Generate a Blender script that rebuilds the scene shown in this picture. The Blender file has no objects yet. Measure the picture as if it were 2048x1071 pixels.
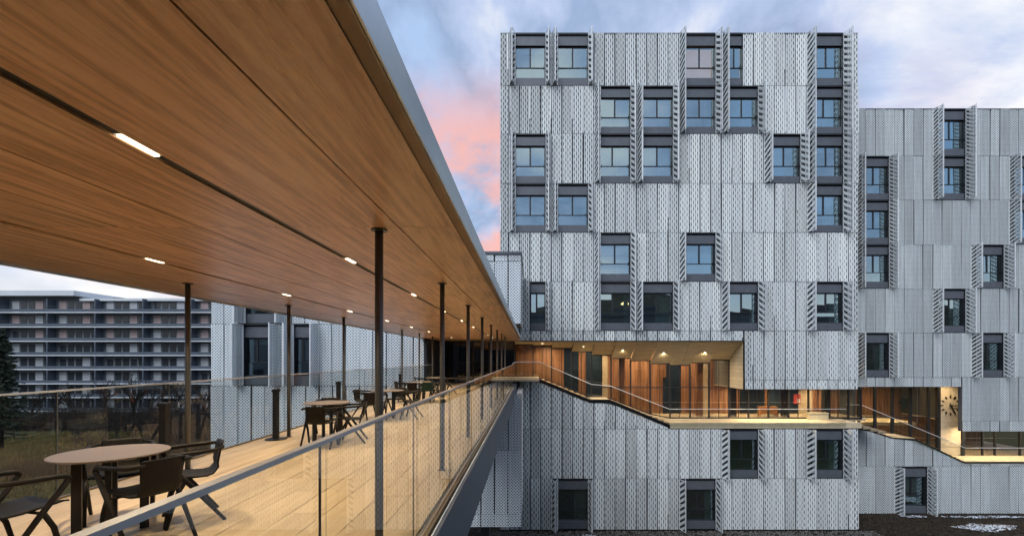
import bpy, math, random
from mathutils import Vector, Matrix
R = math.radians
random.seed(7)
SC = bpy.context.scene
COL = SC.collection

# ------------------------------------------------------------------ camera
CZ = 12.1            # camera height above the ground, metres
F = 950.0            # focal length in pixels of the 2048 px wide photograph
VX, VY = 1060.0, 715.0   # vanishing point of the terrace
cam_d = bpy.data.cameras.new('camera')
cam = bpy.data.objects.new('camera', cam_d); COL.objects.link(cam)
cam.location = (0, 0, CZ); cam.rotation_euler = (R(90), 0, 0)
cam_d.sensor_width = 36; cam_d.lens = 36 * F / 2048
cam_d.shift_x = -(VX - 1024) / 2048
cam_d.shift_y = (VY - 535.5) / 2048
cam_d.clip_end = 3000; cam_d.clip_start = 0.05
SC.camera = cam
SC.view_settings.view_transform = 'Standard'
SC.view_settings.look = 'None'
SC.view_settings.exposure = 0.35
SC.view_settings.gamma = 1.0
SC.cycles.max_bounces = 8
SC.cycles.transparent_max_bounces = 24
SC.cycles.caustics_reflective = False
SC.cycles.caustics_refractive = False
SC.cycles.sample_clamp_indirect = 4.0

# ------------------------------------------------------------------ sky
SUN_EL, SUN_AZ = R(38), R(205)       # soft light from behind and left of the camera
W = bpy.data.worlds.new('World'); SC.world = W; W.use_nodes = True
nt = W.node_tree; nt.nodes.clear()
def wn(t, **k):
    n = nt.nodes.new(t)
    for a, b in k.items(): setattr(n, a, b)
    return n
def wl(a, b): nt.links.new(a, b)
def wmath(op, a, b=None):
    n = wn('ShaderNodeMath', operation=op)
    for i, v in enumerate((a, b)):
        if v is None: continue
        if isinstance(v, (int, float)): n.inputs[i].default_value = v
        else: wl(v, n.inputs[i])
    return n.outputs[0]
def wmix(f, a, b, blend='MIX'):
    n = wn('ShaderNodeMix', data_type='RGBA', blend_type=blend)
    for i, v in ((0, f), (6, a), (7, b)):
        if isinstance(v, tuple): n.inputs[i].default_value = (*v, 1)
        elif isinstance(v, (int, float)): n.inputs[i].default_value = v
        else: wl(v, n.inputs[i])
    return n.outputs[2]
def wramp(v, stops):
    n = wn('ShaderNodeValToRGB'); wl(v, n.inputs[0])
    e = n.color_ramp.elements
    while len(e) < len(stops): e.new(0.5)
    for q, (p, c) in zip(e, stops): q.position = p; q.color = (*c, 1)
    return n.outputs[0]
tc = wn('ShaderNodeTexCoord'); sep = wn('ShaderNodeSeparateXYZ'); wl(tc.outputs['Generated'], sep.inputs[0])
zc = wmath('MAXIMUM', sep.outputs[2], 0.0)
den = wmath('ADD', zc, 0.40)
cmb = wn('ShaderNodeCombineXYZ')
wl(wmath('DIVIDE', sep.outputs[0], den), cmb.inputs[0]); wl(wmath('DIVIDE', sep.outputs[1], den), cmb.inputs[1])
n1 = wn('ShaderNodeTexNoise'); n1.inputs['Scale'].default_value = 1.9; n1.inputs['Detail'].default_value = 9; n1.inputs['Roughness'].default_value = 0.56; n1.inputs['Distortion'].default_value = 0.25
mp = wn('ShaderNodeMapping'); mp.inputs['Location'].default_value = (4.3, 1.2, 0.0); wl(cmb.outputs[0], mp.inputs[0]); wl(mp.outputs[0], n1.inputs['Vector'])
n2 = wn('ShaderNodeTexNoise'); n2.inputs['Scale'].default_value = 2.6; n2.inputs['Detail'].default_value = 8; n2.inputs['Roughness'].default_value = 0.6
mp2 = wn('ShaderNodeMapping'); mp2.inputs['Location'].default_value = (9.7, 5.3, 2.0); wl(cmb.outputs[0], mp2.inputs[0]); wl(mp2.outputs[0], n2.inputs['Vector'])
cloud = wramp(n1.outputs[0], [(0.34, (0.36, 0.55, 0.86)), (0.44, (0.44, 0.60, 0.88)), (0.50, (0.34, 0.455, 0.67)), (0.56, (0.52, 0.62, 0.86)), (0.64, (0.96, 0.97, 1.0))])
# afterglow on the undersides of the low clouds
mpr = wn('ShaderNodeMapRange', interpolation_type='SMOOTHSTEP'); mpr.inputs[1].default_value = 0.40; mpr.inputs[2].default_value = 0.58; wl(n2.outputs[0], mpr.inputs[0])
el = wn('ShaderNodeMapRange', interpolation_type='SMOOTHSTEP'); el.inputs[1].default_value = 0.56; el.inputs[2].default_value = 0.40; wl(sep.outputs[2], el.inputs[0])
az = wn('ShaderNodeMapRange', interpolation_type='SMOOTHSTEP'); az.inputs[1].default_value = 0.62; az.inputs[2].default_value = 0.95; wl(sep.outputs[1], az.inputs[0])
pinkf = wmath('MULTIPLY', wmath('MULTIPLY', mpr.outputs[0], el.outputs[0]), az.outputs[0])
c2 = wmix(wmath('MULTIPLY', pinkf, 0.95), cloud, (1.0, 0.50, 0.42))
hz = wn('ShaderNodeMapRange', interpolation_type='SMOOTHSTEP'); hz.inputs[1].default_value = 0.24; hz.inputs[2].default_value = 0.03; wl(sep.outputs[2], hz.inputs[0])
c3 = wmix(wmath('MULTIPLY', hz.outputs[0], 0.85), c2, (1.0, 0.98, 0.95))
sky = wn('ShaderNodeTexSky', sky_type='NISHITA'); sky.sun_disc = False; sky.sun_elevation = SUN_EL; sky.sun_rotation = SUN_AZ
skyc = wmix(1.0, sky.outputs[0], (0.10, 0.10, 0.10), 'MULTIPLY')
c4 = wmix(0.90, skyc, c3)
bg = wn('ShaderNodeBackground'); bg.inputs[1].default_value = 0.86; wl(c4, bg.inputs[0])
wo = wn('ShaderNodeOutputWorld'); wl(bg.outputs[0], wo.inputs[0])

sd = bpy.data.lights.new('sun', 'SUN'); sd.energy = 1.5; sd.angle = R(35); sd.color = (0.95, 0.98, 1.0)
sun = bpy.data.objects.new('sun', sd); COL.objects.link(sun)
# direction towards the sun: azimuth measured from +Y clockwise
sv = Vector((math.sin(SUN_AZ) * math.cos(SUN_EL), math.cos(SUN_AZ) * math.cos(SUN_EL), math.sin(SUN_EL)))
sun.rotation_euler = (-sv).to_track_quat('-Z', 'Y').to_euler(); sun.location = (0, -5, 60)

# ------------------------------------------------------------------ materials
class NT:
    def __init__(s, name):
        s.m = bpy.data.materials.new(name); s.m.use_nodes = True; s.t = s.m.node_tree
        s.p = s.t.nodes['Principled BSDF']; s.o = s.t.nodes['Material Output']
    def n(s, t, **k):
        n = s.t.nodes.new(t)
        for a, b in k.items(): setattr(n, a, b)
        return n
    def l(s, a, b): s.t.links.new(a, b)
    def math(s, op, a, b=None, c=None):
        n = s.n('ShaderNodeMath', operation=op)
        for i, v in enumerate((a, b, c)):
            if v is None: continue
            if isinstance(v, (int, float)): n.inputs[i].default_value = v
            else: s.l(v, n.inputs[i])
        return n.outputs[0]
    def mix(s, f, a, b, blend='MIX'):
        n = s.n('ShaderNodeMix', data_type='RGBA', blend_type=blend)
        for i, v in ((0, f), (6, a), (7, b)):
            if isinstance(v, tuple): n.inputs[i].default_value = (*v, 1)
            elif isinstance(v, (int, float)): n.inputs[i].default_value = v
            else: s.l(v, n.inputs[i])
        return n.outputs[2]
    def ramp(s, v, stops):
        n = s.n('ShaderNodeValToRGB'); s.l(v, n.inputs[0]); e = n.color_ramp.elements
        while len(e) < len(stops): e.new(0.5)
        for q, (p, c) in zip(e, stops): q.position = p; q.color = (*c, 1)
        return n.outputs[0]
    def coord(s, kind='Object', scale=(1, 1, 1), loc=None):
        t = s.n('ShaderNodeTexCoord'); m = s.n('ShaderNodeMapping'); m.inputs['Scale'].default_value = scale
        s.l(t.outputs[kind], m.inputs[0])
        if loc is not None: s.l(loc, m.inputs['Location'])
        return m.outputs[0]
    def noise(s, vec, scale=5, detail=4, rough=0.55):
        n = s.n('ShaderNodeTexNoise'); n.inputs['Scale'].default_value = scale; n.inputs['Detail'].default_value = detail
        n.inputs['Roughness'].default_value = rough; s.l(vec, n.inputs['Vector']); return n.outputs[0]
    def bump(s, h, strength=0.3, dist=0.02):
        b = s.n('ShaderNodeBump'); b.inputs['Strength'].default_value = strength; b.inputs['Distance'].default_value = dist
        s.l(h, b.inputs['Height']); s.l(b.outputs[0], s.p.inputs['Normal'])
    def rnd(s): return s.n('ShaderNodeObjectInfo').outputs['Random']
    def set(s, col=None, rough=None, metal=None, spec=None):
        if col is not None:
            if isinstance(col, tuple): s.p.inputs['Base Color'].default_value = (*col, 1)
            else: s.l(col, s.p.inputs['Base Color'])
        if rough is not None:
            if isinstance(rough, (int, float)): s.p.inputs['Roughness'].default_value = rough
            else: s.l(rough, s.p.inputs['Roughness'])
        if metal is not None: s.p.inputs['Metallic'].default_value = metal
        if spec is not None: s.p.inputs['Specular IOR Level'].default_value = spec
        return s

def plain(name, col, rough=0.5, metal=0.0, var=0.12, scale=3.0, spec=0.4):
    k = NT(name); v = k.noise(k.coord('Object'), scale, 4)
    lo = tuple(c * (1 - var) for c in col); hi = tuple(min(1, c * (1 + var)) for c in col)
    k.set(k.ramp(v, [(0.3, lo), (0.7, hi)]), rough, metal, spec)
    return k.m

def perforated(name, px, pz, t, col, wavy=False, blade=False):
    """expanded metal sheet: strands of a diamond lattice, open between them"""
    k = NT(name)
    tcn = k.n('ShaderNodeTexCoord'); sp = k.n('ShaderNodeSeparateXYZ'); k.l(tcn.outputs['Object'], sp.inputs[0])
    u = k.math('DIVIDE', sp.outputs[0], px); v = k.math('DIVIDE', sp.outputs[2], pz)
    def fam(e):
        return k.math('MULTIPLY', k.math('ABSOLUTE', k.math('SUBTRACT', k.math('FRACT', e), 0.5)), 2.0)
    if wavy:        # upright strands that swing towards and away from each other, leaving lens-shaped openings
        sw = k.math('MULTIPLY', k.math('SINE', k.math('MULTIPLY', v, 6.28318)), 0.050)
        h_ = k.math('MULTIPLY', u, 0.5)
        fa = fam(k.math('ADD', h_, sw)); fb = fam(k.math('SUBTRACT', k.math('ADD', h_, 0.5), sw))
    else:
        fa = fam(k.math('ADD', u, v)); fb = fam(k.math('SUBTRACT', u, v))
    m = fa if blade else k.math('MAXIMUM', fa, fb)     # seen edge-on, the tilted blades of one family hide the other
    mr = k.n('ShaderNodeMapRange'); mr.inputs[1].default_value = 1 - t - 0.06; mr.inputs[2].default_value = 1 - t + 0.06
    k.l(m, mr.inputs[0])
    r = k.rnd()
    cx_ = k.n('ShaderNodeCombineXYZ'); k.l(k.math('MULTIPLY', r, 37.0), cx_.inputs[0]); k.l(k.math('MULTIPLY', r, 91.0), cx_.inputs[2])
    n = k.noise(k.coord('Object', (7, 1, .5), cx_.outputs[0]), 1.0, 5)
    base = k.mix(k.ramp(n, [(.38, (0, 0, 0)), (.62, (1, 1, 1))]), col, tuple(c * 0.85 for c in col))
    tint = k.ramp(r, [(0.0, (0.78, 0.78, 0.78)), (0.5, (0.93, 0.94, 0.95)), (1.0, (1.08, 1.08, 1.07))])
    base = k.mix(1.0, base, tint, 'MULTIPLY')
    k.set(base, 0.62, 0.10, 0.35)
    # strands are tilted blades: relief across each strand
    k.bump(fa, 0.5, 0.02)
    tr = k.n('ShaderNodeBsdfTransparent'); mx = k.n('ShaderNodeMixShader')
    k.l(mr.outputs[0], mx.inputs[0]); k.l(tr.outputs[0], mx.inputs[1]); k.l(k.p.outputs[0], mx.inputs[2])
    k.l(mx.outputs[0], k.o.inputs[0])
    return k.m

def glass(name, tint, base, ior=1.5, rough=0.01, gcol=(1, 1, 1)):
    k = NT(name)
    tr = k.n('ShaderNodeBsdfTransparent'); tr.inputs[0].default_value = (*tint, 1)
    gl = k.n('ShaderNodeBsdfGlossy'); gl.inputs['Roughness'].default_value = rough; gl.inputs[0].default_value = (*gcol, 1)
    fr = k.n('ShaderNodeFresnel'); fr.inputs[0].default_value = ior
    gm = k.n('ShaderNodeNewGeometry')
    fac = k.math('ADD', k.math('MULTIPLY', fr.outputs[0], 1 - base), base)
    fac = k.math('MULTIPLY', fac, k.math('SUBTRACT', 1.0, gm.outputs['Backfacing']))   # one reflection for each sheet
    mx = k.n('ShaderNodeMixShader'); k.l(fac, mx.inputs[0]); k.l(tr.outputs[0], mx.inputs[1]); k.l(gl.outputs[0], mx.inputs[2])
    k.l(mx.outputs[0], k.o.inputs[0])
    return k.m

def emit(name, col, strength):
    k = NT(name); e = k.n('ShaderNodeEmission'); e.inputs[0].default_value = (*col, 1); e.inputs[1].default_value = strength
    k.l(e.outputs[0], k.o.inputs[0]); return k.m

def wood(name, c0, c1, c2, rough, along='Y', strip=0.09, spec=0.5, grain=1.0):
    """boards of a veneer running along one axis, with streaks and grain"""
    k = NT(name)
    tcn = k.n('ShaderNodeTexCoord'); oi = k.n('ShaderNodeObjectInfo')
    add = k.n('ShaderNodeVectorMath', operation='ADD'); k.l(tcn.outputs['Object'], add.inputs[0])
    sc = k.n('ShaderNodeVectorMath', operation='SCALE'); k.l(oi.outputs['Location'], sc.inputs[0]); sc.inputs['Scale'].default_value = 1.37
    k.l(sc.outputs[0], add.inputs[1])
    s = {'Y': (1, 0.05, 1), 'X': (0.05, 1, 1), 'Z': (1, 1, 0.05)}[along]
    m = k.n('ShaderNodeMapping'); m.inputs['Scale'].default_value = s; k.l(add.outputs[0], m.inputs[0])
    a = k.noise(m.outputs[0], 1.0 / strip, 2, 0.5)
    b = k.noise(m.outputs[0], 9.0 / strip * grain, 5, 0.65)
    f = k.math('ADD', k.math('MULTIPLY', a, 0.6), k.math('MULTIPLY', b, 0.4))
    col = k.ramp(f, [(0.41, c0), (0.5, c1), (0.59, c2)])
    tint = k.ramp(oi.outputs['Random'], [(0, (0.92, 0.92, 0.92)), (1, (1.06, 1.05, 1.04))])
    k.set(k.mix(1.0, col, tint, 'MULTIPLY'), rough, 0, spec); k.bump(b, 0.10, 0.004)
    return k.m

M = {}
M['perf_main'] = perforated('expanded_metal_tall', 0.149, 0.44, 0.40, (0.80, 0.825, 0.82), True)
M['perf_wing'] = perforated('expanded_metal_diamond', 0.165, 0.165, 0.50, (0.80, 0.85, 0.88))
M['perf_right'] = perforated('expanded_metal_fine', 0.19, 0.19, 0.50, (0.70, 0.74, 0.745))
M['leaf_main'] = perforated('shutter_mesh', 0.62, 0.40, 0.52, (0.76, 0.80, 0.81), blade=True)
M['leaf_right'] = perforated('shutter_mesh_fine', 0.45, 0.30, 0.52, (0.66, 0.69, 0.70), blade=True)
M['leaf_wing'] = M['perf_wing']
M['alu'] = plain('pale_aluminium', (0.80, 0.82, 0.83), 0.45, 0.15, 0.08)
M['fascia'] = None
M['frame'] = plain('black_frame', (0.025, 0.027, 0.032), 0.4, 0.2)
M['grey'] = plain('grey_sheet', (0.115, 0.125, 0.145), 0.45, 0.2, 0.1)
M['wall'] = plain('dark_backing_wall', (0.09, 0.097, 0.105), 0.8)
M['wglass'] = glass('coated_window_glass', (0.56, 0.62, 0.62), 0.42, 1.5, 0.008, (0.72, 0.93, 1.0))
M['rglass'] = glass('railing_glass', (0.90, 0.915, 0.905), 0.025, 1.42)
M['gglass'] = glass('gallery_glass', (0.84, 0.81, 0.76), 0.11, 1.5)
M['dglass'] = glass('dark_entrance_glass', (0.25, 0.23, 0.22), 0.05, 1.5)
M['steel'] = plain('column_steel', (0.078, 0.084, 0.088), 0.45, 0.2, 0.1)
M['slab'] = plain('slab_edge_paint', (0.085, 0.10, 0.125), 0.55, 0.1, 0.10, 1.0)
M['gutter'] = plain('bronze_gutter', (0.16, 0.125, 0.085), 0.35, 0.5)
M['recess'] = plain('brown_recess', (0.24, 0.15, 0.085), 0.5)
M['ceil'] = wood('ceiling_veneer', (0.45, 0.25, 0.127), (0.72, 0.435, 0.25), (0.86, 0.58, 0.37), 0.32, 'Y', 0.045, 0.45)
M['board'] = wood('deck_boards', (0.41, 0.315, 0.195), (0.475, 0.37, 0.238), (0.52, 0.418, 0.28), 0.42, 'Y', 0.12, 0.4)
M['wwall'] = wood('wood_wall', (0.19, 0.095, 0.052), (0.30, 0.155, 0.083), (0.38, 0.21, 0.12), 0.45, 'Z', 0.16, 0.4)
M['pale'] = wood('pale_wood', (0.54, 0.45, 0.29), (0.64, 0.545, 0.36), (0.70, 0.60, 0.42), 0.5, 'X', 0.08, 0.3)
M['tan'] = plain('tan_walkway', (0.58, 0.47, 0.32), 0.6, 0, 0.08)
M['tread'] = plain('stair_tread', (0.30, 0.23, 0.15), 0.6, 0, 0.1)
M['glow_curtain'] = emit('orange_glow_curtain', (1.0, 0.47, 0.24), 0.85)  # curtain cloth made to glow itself, in place of lamplight in the room
M['pendant'] = emit('pendant_glow', (1.0, 0.72, 0.30), 6.0)
M['top'] = plain('table_laminate', (0.150, 0.122, 0.103), 0.42, 0, 0.06)
M['chair'] = plain('chair_brown', (0.009, 0.0085, 0.0085), 0.55, 0.0, 0.15, 9.0, 0.15)
M['black'] = plain('black_paint', (0.012, 0.012, 0.013), 0.45, 0.2)
M['lamp'] = emit('warm_diffuser', (1.0, 0.80, 0.50), 5.0)
M['spot'] = emit('downlight_lens', (1.0, 0.85, 0.6), 12.0)
M['rail'] = plain('handrail_metal', (0.46, 0.48, 0.51), 0.35, 0.5, 0.06)
M['rod'] = plain('pale_handrail', (0.80, 0.80, 0.78), 0.4, 0.2, 0.04)
M['room'] = plain('room_wall', (0.22, 0.24, 0.23), 0.9)
M['curtain'] = plain('curtain_cloth', (0.36, 0.45, 0.42), 0.9)
M['white'] = plain('white_render', (0.62, 0.65, 0.68), 0.8, 0, 0.06, 0.3)
M['awall'] = plain('flat_wall', (0.15, 0.165, 0.18), 0.85, 0, 0.15, 0.25)
M['apale'] = plain('pale_flat_panel', (0.42, 0.44, 0.46), 0.85, 0, 0.3, 0.15)
M['apink'] = plain('pinkish_panel', (0.36, 0.28, 0.27), 0.85, 0, 0.15, 0.5)
M['arail'] = plain('balcony_front', (0.075, 0.095, 0.125), 0.5, 0, 0.15, 0.3)
M['adark'] = plain('flat_window', (0.03, 0.036, 0.045), 0.15, 0, 0.3, 0.3)
M['awarm'] = emit('lit_flat_window', (1.0, 0.75, 0.45), 0.55)
M['blue'] = plain('screen_blue', (0.018, 0.032, 0.05), 0.2)
M['bark'] = plain('bark', (0.030, 0.024, 0.020), 0.9, 0, 0.3)
M['brush'] = plain('dry_brush', (0.075, 0.045, 0.025), 0.9, 0, 0.4, 0.3)
M['needle'] = plain('needles', (0.022, 0.035, 0.020), 0.8, 0, 0.4, 1.5)
M['snow'] = plain('snow', (0.58, 0.62, 0.68), 0.9, 0, 0.2, 4)
M['stone'] = plain('gravel_stone', (0.13, 0.12, 0.11), 0.9, 0, 0.4, 6)
M['teal'] = plain('teal_cloth', (0.008, 0.026, 0.021), 0.9)
M['red'] = plain('red_paint', (0.42, 0.06, 0.06), 0.6)
M['orange'] = plain('orange_wood', (0.55, 0.25, 0.07), 0.5)
M['warmwall'] = plain('cream_wall', (0.56, 0.47, 0.34), 0.8)

k = NT('galvanised_fascia')
a_ = k.noise(k.coord('Object', (0.4, 0.35, 1)), 2.0, 5)
b_ = k.n('ShaderNodeTexVoronoi'); b_.inputs['Scale'].default_value = 30; k.l(k.coord('Object'), b_.inputs['Vector'])
k.set(k.mix(k.math('MULTIPLY', b_.outputs['Color'], 0.5), k.ramp(a_, [(0.3, (0.42, 0.48, 0.53)), (0.7, (0.66, 0.72, 0.76))]), (0.55, 0.6, 0.64)), 0.36, 0.75)
M['fascia'] = k.m

k = NT('winter_ground')
v = k.coord('Object')
a_ = k.noise(v, 0.06, 6, 0.6); b_ = k.noise(v, 1.6, 6, 0.65)
g = k.mix(a_, (0.030, 0.034, 0.016), (0.10, 0.098, 0.040))
g = k.mix(k.math('MULTIPLY', b_, 0.8), g, (0.05, 0.040, 0.026))
k.set(g, 0.95, 0, 0.1); k.bump(b_, 0.8, 0.15); M['ground'] = k.m
k = NT('dark_soil')
v = k.coord('Object'); b_ = k.noise(v, 3.0, 8, 0.7); c_ = k.noise(v, 22, 4, 0.7)
g = k.ramp(b_, [(0.35, (0.012, 0.010, 0.008)), (0.55, (0.040, 0.033, 0.024)), (0.70, (0.11, 0.10, 0.085))])
k.set(g, 0.95, 0, 0.1); k.bump(c_, 0.9, 0.06); M['soil'] = k.m
k = NT('dry_grass')
r = k.n('ShaderNodeTexCoord'); a_ = k.noise(k.coord('Object'), 0.12, 5)
k.set(k.ramp(a_, [(0.3, (0.06, 0.052, 0.018)), (0.5, (0.15, 0.125, 0.042)), (0.7, (0.19, 0.13, 0.055))]), 0.9, 0, 0.1); M['grass'] = k.m

k = NT('winter_forest')
a_ = k.noise(k.coord('Object'), 0.12, 8, 0.75)
k.set(k.ramp(a_, [(0.3, (0.018, 0.020, 0.012)), (0.5, (0.05, 0.042, 0.03)), (0.7, (0.10, 0.085, 0.065))]), 0.95, 0, 0.1); k.bump(a_, 1.0, 3.0); M['forest'] = k.m

# ------------------------------------------------------------------ mesh helpers
class MB:
    def __init__(s): s.v, s.f, s.mi, s.sm = [], [], [], []
    def face(s, pts, mi=0, smooth=False):
        i = len(s.v); s.v += [tuple(p) for p in pts]; s.f.append(tuple(range(i, i + len(pts)))); s.mi.append(mi); s.sm.append(smooth); return s
    def solid(s, bot, top, mi=0):
        """prism between two rings of points (bottom ring counter-clockwise seen from above)"""
        i = len(s.v); n = len(bot); s.v += [tuple(p) for p in bot] + [tuple(p) for p in top]
        fs = [tuple(i + n - 1 - q for q in range(n)), tuple(i + n + q for q in range(n))]
        fs += [(i + q, i + (q + 1) % n, i + n + (q + 1) % n, i + n + q) for q in range(n)]
        s.f += fs; s.mi += [mi] * len(fs); s.sm += [False] * len(fs); return s
    def box(s, x0, x1, y0, y1, z0, z1, mi=0):
        return s.solid([(x0, y0, z0), (x1, y0, z0), (x1, y1, z0), (x0, y1, z0)], [(x0, y0, z1), (x1, y0, z1), (x1, y1, z1), (x0, y1, z1)], mi)
    def tube(s, path, rad, n=8, mi=0, cap=True):
        P = [Vector(p) for p in path]; rs = rad if isinstance(rad, (list, tuple)) else [rad] * len(P)
        i0 = len(s.v); up = None
        for j, p in enumerate(P):
            d = (P[min(j + 1, len(P) - 1)] - P[max(j - 1, 0)]).normalized()
            if up is None: up = Vector((0, 0, 1)) if abs(d.z) < 0.9 else Vector((0, 1, 0))
            a = d.cross(up)
            a = a.normalized() if a.length > 1e-6 else d.orthogonal().normalized()
            b = a.cross(d).normalized(); up = b
            for q in range(n):
                t = 2 * math.pi * q / n
                s.v.append(tuple(p + (a * math.cos(t) + b * math.sin(t)) * rs[j]))
        for j in range(len(P) - 1):
            for q in range(n):
                a0 = i0 + j * n + q; a1 = i0 + j * n + (q + 1) % n
                s.f.append((a0, a1, a1 + n, a0 + n)); s.mi.append(mi); s.sm.append(n > 5)
        if cap:
            s.f.append(tuple(i0 + n - 1 - q for q in range(n))); s.f.append(tuple(i0 + (len(P) - 1) * n + q for q in range(n)))
            s.mi += [mi] * 2; s.sm += [False] * 2
        return s
    def lathe(s, prof, n=32, mi=0):
        i0 = len(s.v)
        for r_, z in prof:
            for q in range(n):
                t = 2 * math.pi * q / n; s.v.append((r_ * math.cos(t), r_ * math.sin(t), z))
        for j in range(len(prof) - 1):
            for q in range(n):
                a0 = i0 + j * n + q; a1 = i0 + j * n + (q + 1) % n
                s.f.append((a0, a1, a1 + n, a0 + n)); s.mi.append(mi); s.sm.append(False)
        s.f.append(tuple(i0 + n - 1 - q for q in range(n))); s.f.append(tuple(i0 + (len(prof) - 1) * n + q for q in range(n)))
        s.mi += [mi] * 2; s.sm += [False] * 2
        return s
    def mesh(s, name, mats):
        me = bpy.data.meshes.new(name); me.from_pydata(s.v, [], s.f)
        for m in (mats if isinstance(mats, (list, tuple)) else [mats]): me.materials.append(M[m])
        me.polygons.foreach_set('material_index', s.mi); me.polygons.foreach_set('use_smooth', s.sm); me.update(); return me
    def build(s, name, mats, parent=None, loc=None, rot=None):
        return place(name, s.mesh(name, mats), parent, loc, rot)

def place(name, me, parent=None, loc=None, rot=None):
    o = bpy.data.objects.new(name, me); COL.objects.link(o)
    if loc is not None: o.location = loc
    if rot is not None: o.rotation_euler = rot
    if parent is not None:
        o.parent = parent
    return o
def tag(o, label=None, cat=None, group=None, kind=None):
    if label: o['label'] = label
    if cat: o['category'] = cat
    if group: o['group'] = group
    if kind: o['kind'] = kind
    return o
def thing(name, label, cat, loc=(0, 0, 0), rz=0.0, group=None):
    o = bpy.data.objects.new(name, None); COL.objects.link(o); o.location = loc; o.rotation_euler = (0, 0, rz); o.empty_display_size = 0.2
    return tag(o, label, cat, group)
KIDS = {}
def copy_tree(o, parent=None):
    c = o.copy(); COL.objects.link(c); c.parent = parent
    for ch in o.children: copy_tree(ch, c)
    return c
def area(name, loc, sx, sy, watts, col=(1.0, 0.77, 0.48), parent=None, spread=160):
    d = bpy.data.lights.new(name, 'AREA'); d.shape = 'RECTANGLE'; d.size = sx; d.size_y = sy; d.energy = watts; d.color = col; d.spread = R(spread)
    o = bpy.data.objects.new(name, d); COL.objects.link(o); o.location = loc
    if parent: o.parent = parent
    return o
def PX(u, Y): return (u - VX) * Y / F
def PZ(v, Y): return CZ + (VY - v) * Y / F

# ------------------------------------------------------------------ ground
g = MB(); g.face([(-900, -400, 0), (900, -400, 0), (900, 1400, 0), (-900, 1400, 0)])
tag(g.build('ground', 'ground'), kind='structure')
g = MB(); g.face([(-22, 20, 0.004), (60, 20, 0.004), (60, 52, 0.004), (-22, 52, 0.004)])
tag(g.build('soil_bed', 'soil'), kind='structure')

# wooded valley side behind the camera, seen only in the window glass
rr = random.Random(2); hm = MB(); nx_, ny_ = 60, 10
def hz_(i, j):
    x = -900 + 1800 * i / nx_; f = j / ny_
    hgt = 46 + 14 * math.sin(x * .006 + 1) + 8 * math.sin(x * .021)
    return (x, -110 - 260 * f, hgt * math.sin(f * 1.571) + (math.sin(i * 12.9 + j * 78.2) * 3 if j else -1))
for i in range(nx_):
    for j in range(ny_): hm.face([hz_(i + 1, j), hz_(i, j), hz_(i, j + 1), hz_(i + 1, j + 1)])
tag(hm.build('hill', 'forest'), kind='structure')

# ------------------------------------------------------------------ expanded-metal cladding
_pan = {}
def panel_mesh(w, h, mat, frame=False, zl=None, zr=None, edge=0):
    """pleated sheet with returned edges; origin at its lower left corner, front towards -Y. zl / zr: heights of the two upper corners"""
    key = (round(w, 2), round(h, 2), mat, frame, edge) if zl is None else None
    if key in _pan: return _pan[key]
    m = MB(); n = 5; dp = 0.055 if mat == 'perf_main' else 0.012
    zl = h if zl is None else zl; zr = h if zr is None else zr
    zt = lambda x: zl + (zr - zl) * x / w
    xs = [w * i / (2 * n) for i in range(2 * n + 1)]
    for i in range(2 * n):
        y0, y1 = (0, -dp) if i % 2 == 0 else (-dp, 0)
        m.face([(xs[i], y0, 0), (xs[i + 1], y1, 0), (xs[i + 1], y1, zt(xs[i + 1])), (xs[i], y0, zt(xs[i]))])
    m.face([(0, 0.05, 0), (0, 0, 0), (0, 0, zl), (0, 0.05, zl)], 1)
    m.face([(w, 0, 0), (w, 0.05, 0), (w, 0.05, zr), (w, 0, zr)], 1)
    if edge:      # folded flange along one upright edge, of uneven length
        fw = .055; xe = 0.0 if edge in (1, 3) else w - fw; za, zb = {1: (.02, .62), 2: (.30, .97), 3: (.45, .98), 4: (.02, .98)}[edge]
        zm = min(zl, zr); m.box(xe, xe + fw, -dp - .022, -dp - .004, zm * za, zm * zb, 1)
    if frame:
        for x in (0.0, w - 0.03): m.box(x, x + 0.03, 0.002, 0.045, 0, h, 1)
        for z in (0.0, h - 0.03, h * 0.5): m.box(0.03, w - 0.03, 0.004, 0.03, z, z + 0.03, 1)
    else:
        m.face([(0, 0, zl), (w, 0, zr), (w, 0.05, zr), (0, 0.05, zl)], 1)
        m.face([(0, 0.05, 0), (w, 0.05, 0), (w, 0, 0), (0, 0, 0)], 1)
    me = m.mesh('facade_panel', [mat, 'alu'])
    if key: _pan[key] = me
    return me
def add_panel(b, x0, x1, Y, z0, z1, mat, zl=None, zr=None):
    gap = random.choice((.03, .05, .07, .09))
    j = random.uniform
    w = x1 - x0 - gap
    o = place('facade_panel', panel_mesh(w, z1 - z0 - 0.03, mat, False, None if zl is None else zl - z0 - 0.03, None if zr is None else zr - z0 - 0.03, random.choice((0, 0, 0, 1, 2, 3, 4)) if mat == 'perf_main' else 0), b,
              (x0 + gap / 2 + j(-.006, .006), Y + j(-.02, .02), z0 + 0.015), (0, R(j(-.45, .45)), R(j(-2.0, 2.0))))
    return o

def bifold(win, xj, side, Y, z0, z1, mat):
    """folded pair of shutter leaves standing out from the wall beside a window jamb"""
    lw, sp = 0.74, 0.19
    out = Vector((xj + side * sp, Y - math.sqrt(lw * lw - sp * sp)))
    a = Vector((xj, Y)); c = Vector((xj + 2 * side * sp, Y))
    me = panel_mesh(lw, z1 - z0 - 0.06, mat.replace('perf', 'leaf'), True)
    for p, q in ((a, out), (out, c)):
        j = random.uniform(-.012, .012)
        d = q - p
        o = place('shutter_leaf', me, win, (p.x + j, p.y, z0 + 0.03), (0, 0, math.atan2(d.y, d.x)))
    m = MB(); m.box(out.x - .02, out.x + .02, out.y - .02, out.y + .02, z0 + .01, z1 + .03); m.build('hinge_rod', 'alu', win)

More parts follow.
